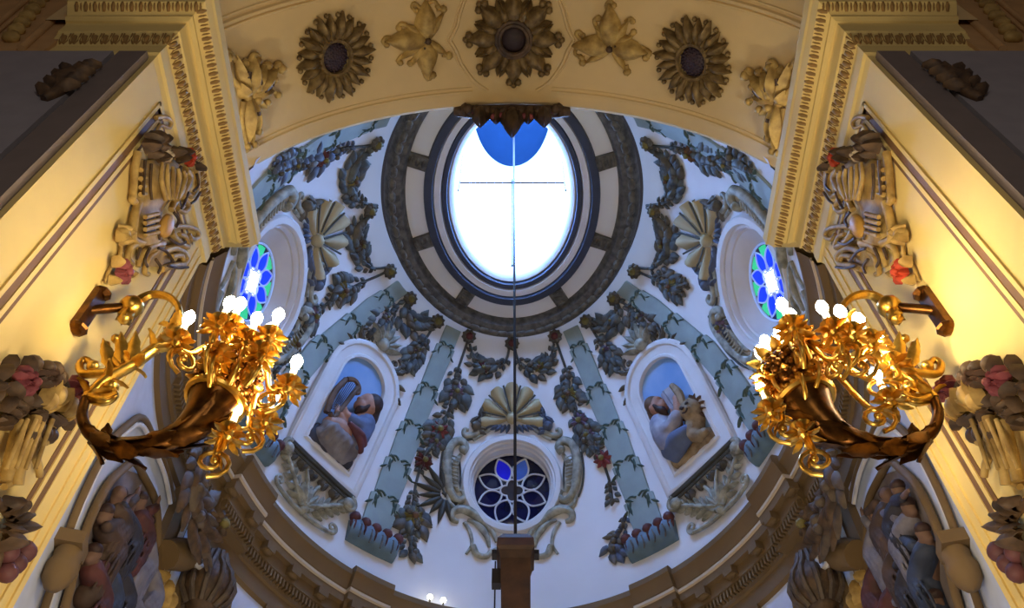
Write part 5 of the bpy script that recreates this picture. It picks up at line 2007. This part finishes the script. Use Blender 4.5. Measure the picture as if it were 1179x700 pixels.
for mirr in (False, True):
    side = 'right' if mirr else 'left'
    FL = wall_surf(122, 630)
    F = FL if not mirr else Surf(Gwall, Vector((-FL.P.x, FL.P.y, FL.P.z)), mirror=True)
    root = thing('wall_relief', ('arched wall relief of a standing crowd with white drapery, below the left chandelier' if not mirr else
                                 'arched wall relief of a crowd with a blue robed man, below the right chandelier'), 'relief', F.P, 'arched reliefs of the apse')
    lft = [(44, 770), (56, 735), (66, 700), (73, 675), (83, 635), (97, 595), (116, 558), (136, 538)]
    rgt = [(160, 770), (163, 735), (166, 700), (170, 675), (175, 640), (176, 606), (172, 574), (158, 546)]
    rows = []
    for a, b in zip(lft, rgt):
        p, q = FL.loc(*a), FL.loc(*b)
        rows.append([F.at(p[0] + (q[0] - p[0]) * k / 6, p[1] + (q[1] - p[1]) * k / 6, 0.02) for k in range(7)])
    mb = MB()
    mb.grid(rows)
    mb.build('ground', M_reliefbg, root, angle=80)
    path = lft + [(148, 531)] + rgt[::-1]
    pl = [FL.loc(*p) for p in path]
    mb = MB()
    cr = crom(pl, 5)
    mb.tube([F.at(a, b, 0.05) for a, b in cr], 0.034, 8)
    mb.build('inner_frame', M_brown, root)
    for off, r, m, nm_ in ((0.30, 0.022, M_trimw, 'pale_frame_bead'), (0.36, 0.028, M_brown, 'outer_frame')):
        cx = sum(p[0] for p in pl) / len(pl)
        mb = MB()
        pts = []
        for i, (a, b) in enumerate(cr[:len(cr) * 2 // 3]):
            j0, j1 = max(0, i - 1), min(len(cr) - 1, i + 1)
            tx, ty = cr[j1][0] - cr[j0][0], cr[j1][1] - cr[j0][1]
            l_ = math.hypot(tx, ty) or 1
            pts.append(F.at(a - ty / l_ * off, b + tx / l_ * off, 0.04))
        mb.tube(pts, r, 8)
        mb.build(nm_, m, root)

    def q(x, y):
        return FL.loc(x, y)
    Q = lambda *xy: q(*xy)
    if not mirr:
        crowd = [((106, 590), (112, 632), [[(100, 604), (118, 598), (128, 586)]], M_rbrown, 1), ((134, 580), (132, 625), [[(128, 596), (120, 580), (132, 570)]], M_rdark, 1), ((156, 600), (150, 650), [[(150, 612), (138, 622), (130, 634)]], M_rwhite, -1),
                 ((92, 636), (94, 690), [[(96, 650), (108, 660), (116, 655)]], M_rred, 1), ((122, 640), (124, 690), [[(128, 652), (140, 640), (148, 628)]], M_rdark, 1), ((142, 680), (142, 730), [[(138, 696), (126, 704), (120, 690)]], M_rwhite, -1), ((106, 690), (104, 735), [[(112, 704), (122, 716), (130, 708)]], M_rred, 1), ((86, 700), (84, 745), [[(90, 714), (98, 726), (104, 718)]], M_rbrown, 1),
                 ((122, 566), (120, 606), [[(126, 578), (134, 572), (140, 562)]], M_rbrown, -1), ((148, 576), (148, 618), [[(152, 588), (160, 584), (164, 576)]], M_rred, 1), ((160, 640), (158, 688), [[(154, 652), (146, 660), (140, 656)]], M_rwhite, -1), ((110, 640), (108, 690), [[(106, 654), (98, 664), (92, 658)]], M_rblue, -1)]
    else:
        crowd = [((144, 568), (146, 612), [[(150, 580), (160, 590), (154, 600)]], M_rbrown, -1), ((118, 582), (122, 626), [[(126, 594), (140, 590), (150, 580)]], M_rwhite, 1), ((100, 612), (98, 668), [[(106, 626), (118, 616), (128, 604)]], M_rblue, 1),
                 ((132, 614), (130, 660), [[(136, 628), (146, 636), (152, 628)]], M_rbrown, 1), ((158, 640), (156, 690), [[(152, 654), (142, 664), (134, 660)]], M_rred, -1), ((136, 664), (138, 712), [[(132, 678), (122, 688), (116, 680)]], M_rred, -1), ((112, 672), (110, 722), [[(116, 686), (126, 694), (134, 690)]], M_rwhite, 1), ((86, 690), (86, 735), [[(92, 704), (100, 714), (108, 706)]], M_rbrown, 1),
                 ((130, 562), (130, 604), [[(126, 574), (118, 570), (112, 562)]], M_rdark, 1), ((156, 592), (154, 636), [[(158, 604), (164, 598), (168, 590)]], M_rwhite, -1), ((114, 630), (114, 680), [[(118, 644), (126, 652), (134, 646)]], M_rdark, 1), ((152, 690), (150, 736), [[(146, 702), (138, 712), (132, 704)]], M_rbrown, -1)]
    for hd, bd, arms, robe, lk in crowd:
        figure(F, root, *q(*hd), *q(*bd), [[q(*a) for a in arm] for arm in arms], robe, lk * 1)

    # pilaster strip beside the relief with a volute capital
    mb = MB()
    a0, a1 = math.radians(79.3), math.radians(84.0)
    sg = 1 if mirr else -1
    aa = [sg * (a0 + (a1 - a0) * i / 4) for i in range(5)]
    mb.grid([[oval(i, z, a) for a in aa] for i, z in ((0.0, 0.872), (0.012, 0.870), (0.012, 0.40), (0, 0.40))])
    mb.grid([[oval(0.0, z, aa[0]), oval(0.012, z, aa[0])] for z in (0.872, 0.40)])
    mb.grid([[oval(0.0, z, aa[-1]), oval(0.012, z, aa[-1])] for z in (0.872, 0.40)])
    pil = struct('trim_pilaster', mb, M_brown)
    mb = MB()
    aa2 = [sg * math.radians(d) for d in (80.2, 81.6)]
    mb.grid([[oval(i, z, a) for a in aa2] for i, z in ((0.012, 0.862), (0.016, 0.860), (0.016, 0.44), (0.012, 0.44))])
    mb.build('raised_strip', M_tanlight, pil, smooth=False)

    def w(x, y):
        return FL.loc(x, y)
    vc = thing('volute_capital', 'tan volute capital between the %s wall relief and the white wall panels' % side, 'capital', F.at(*w(196, 640)), 'volute capitals of the apse')
    mb = MB()
    pth = [w(186, 628), w(200, 632), w(208, 640)]
    mb.tube([F.at(*w(176, 640), 0.12), F.at(*w(190, 640), 0.14), F.at(*w(204, 642), 0.12)], [0.13, 0.15, 0.13], 12)
    mb.build('roll', M_brown, vc)
    mb = MB()
    mb.volute(F, *w(206, 641), 0.15, PI, 1.5, 0.035, 0.02, 1, h=0.22)
    mb.build('volute', M_trimw, vc)
    mb = MB()
    for k, (x, y) in enumerate(((178, 660), (182, 670), (176, 676), (170, 668), (186, 684), (174, 690))):
        mb.leaf(F, *w(x, y), -PI / 2 + 0.4 * ((k % 3) - 1), 0.24, 0.14, 0.10, 0.5, 4)
    mb.build('acanthus', M_carve, vc, angle=70)

    # dark festoon hanging in front of the cornice break
    Gf = lambda p: Gdome(p, A0 - 0.046, B0 - 0.046) if False else ((p.x / S) / (A0 - 0.046)) ** 2 + ((p.y / S - C) / (B0 - 0.046)) ** 2 - 1
    fp = [(238, 508), (232, 524), (224, 545), (220, 566), (224, 586), (232, 602), (242, 618)]
    if mirr:
        fp = [(1182 - x, y) for x, y in fp]
    garland(fp, [0.16, 0.34, 0.46, 0.50, 0.46, 0.50, 0.30], 'dark carved festoon hanging on the cornice break below the %s chandelier' % side, 'dark festoons on the cornice breaks',
            [((246 if not mirr else 936), 604, 0.17, M_darkcarve)], M_darkcarve, G=Gf, seed=31 + mirr, dens=0.85, fat=0.8, second=M_festoon)
    # dark carved urn lower down
    up = (216, 680) if not mirr else (964, 680)
    P0 = hit(Gwall, *up)
    FU = Surf(Gwall, P0, mirror=mirr)
    t = thing('carved_urn', 'dark carved urn shaped boss with leaves at the %s bottom of the picture' % side, 'ornament', P0, 'carved urn bosses of the apse wall')
    mb = MB()
    mb.lathe([(0.02, 0.42), (0.08, 0.36), (0.11, 0.25), (0.20, 0.12), (0.24, 0.0), (0.22, -0.12), (0.13, -0.24), (0.05, -0.30), (0.01, -0.31)], FU.at(0, 0, 0.20), FU.tu, 14)
    mb.build('body', M_darkcarve, t)
    mb = MB()
    for k in range(12):
        a = 2 * PI * k / 12
        o_ = FU.ts * math.cos(a) + FU.n * math.sin(a)
        mb.tube([FU.at(0, 0, 0.20) + o_ * r_ + FU.tu * z_ for r_, z_ in ((0.09, 0.36), (0.12, 0.25), (0.21, 0.12), (0.25, 0.0), (0.23, -0.12), (0.14, -0.24))], 0.028, 6)
    mb.build('gadroons', M_festoon, t)
    mb = MB()
    for k in range(10):
        a = 2 * PI * k / 10
        o_ = FU.ts * math.cos(a) + FU.n * math.sin(a)
        mb.blade(FU.at(0, 0, 0.20) + o_ * 0.20 - FU.tu * 0.1, FU.tu + o_ * 0.3, o_, 0.22, 0.10, -0.5)
    mb.build('leaves', M_darkcarve, t, angle=70)

    # corbel at the far edge of the pier
    FC = Surf(Gwall, hit(Gwall, *((62, 634) if not mirr else (1118, 634))), mirror=mirr)
    t = thing('corbel', 'tan corbel with block and bell on the blue wall beside the %s pier' % side, 'corbel', FC.P, 'corbels of the apse wall')
    mb = MB()
    mb.box(FC.at(0, 0.06, 0.08), 0.11, 0.05, 0.10, (FC.ts, FC.tu, FC.n))
    mb.build('block', M_brown, t, smooth=False)
    mb = MB()
    mb.lathe([(0.08, 0.02), (0.095, -0.02), (0.085, -0.06), (0.105, -0.13), (0.09, -0.22), (0.05, -0.28), (0.0, -0.30)], FC.at(0, 0, 0.10), FC.tu, 16)
    mb.build('bell', M_brown, t)

# ================================================================== SMALL THINGS
# hanging dark block on its long cable
HX, HY = 0.004, C
ztop, zbot = 0.722, 0.585
t = thing('hanging_block', 'dark brown hanging block below the front window at the foot of the cable', 'hanging block', W(HX, HY, zbot))
mb = MB()
cz = lambda z: EYE + z * S
rows = []
for z, hw in ((0.730, 0.03), (0.727, 0.10), (0.716, 0.145), (0.704, 0.15), (0.700, 0.135), (0.690, 0.118), (0.64, 0.112), (0.60, 0.108), (0.585, 0.10)):
    rows.append([Vector((HX * S + sx * hw, HY * S + sy * hw, cz(z))) for sx, sy in ((-1, -1), (1, -1), (1, 1), (-1, 1))])
mb.grid(rows, cv=True)
mb.poly(rows[-1])
mb.poly(rows[0])
mb.build('body', M_wood, t, smooth=False)
mb = MB()
mb.box(Vector((HX * S - 0.15, HY * S - 0.05, cz(0.668))), 0.035, 0.04, 0.07)
mb.box(Vector((HX * S - 0.12, HY * S - 0.05, cz(0.672))), 0.03, 0.03, 0.012)
mb.box(Vector((HX * S - 0.12, HY * S - 0.05, cz(0.661))), 0.03, 0.03, 0.012)
mb.build('side_pulley', M_iron, t, smooth=False)
for sx in (-1, 1):
    mb = MB()
    mb.box(Vector((HX * S + sx * 0.16, HY * S, cz(0.708))), 0.03, 0.04, 0.02)
    mb.build('cap_lug', M_iron, t, smooth=False)
mb = MB()
mb.tube([W(HX, HY, 0.726), W(HX, HY, 1.2), W(HX, HY, 1.66), W(HX, HY, 2.12)], 0.016, 6)
o = mb.build('cable', M_iron)
tag(o, 'long thin dark cable hanging from the lantern down the picture centre', 'cable')
# short wire under the front cartouche
F = WIN['front']
p = F.loc(571, 650)
mb = MB()
q0 = hit(Gdome, 571, 648)
mb.tube([q0 + Vector((0, -0.03, 0)), q0 + Vector((0, -0.03, -0.9)), q0 + Vector((0, -0.03, -1.6))], 0.010, 5)
o = mb.build('wire', M_iron)
tag(o, 'short thin wire hanging below the front cartouche, left of the hanging block', 'wire')
# two little lit lamps standing on the cornice
for (x, y), lab in (((492, 686), 'tiny lit lamp on the cornice edge, the left one of the pair'), ((508, 690), 'tiny lit lamp on the cornice edge, the right one of the pair')):
    P0 = hit(Gdome, x, y)
    n_ = (-grad(Gdome, P0)).normalized()
    b = Vector((P0.x, P0.y, EYE + 1.004 * S)) + n_ * 0.14
    hd = hit_plane(b, n_, x, y)
    t = thing('small_lamp', lab, 'lamp', b, 'small lamps on the cornice')
    mb = MB()
    mb.lathe([(0.0, 0.0), (0.04, 0.0), (0.04, 0.02), (0.012, 0.03), (0.012, max(0.05, hd.z - b.z - 0.03)), (0.0, max(0.06, hd.z - b.z - 0.02))], b, (0, 0, 1), 10)
    mb.build('holder', M_iron, t)
    mb = MB()
    mb.ball(Vector((b.x, b.y, max(b.z + 0.07, hd.z))), 0.035)
    mb.build('bulb', mat('small_bulb', (255, 250, 240), 0.4, var=0, emit=(255, 246, 226), estr=14.0), t)
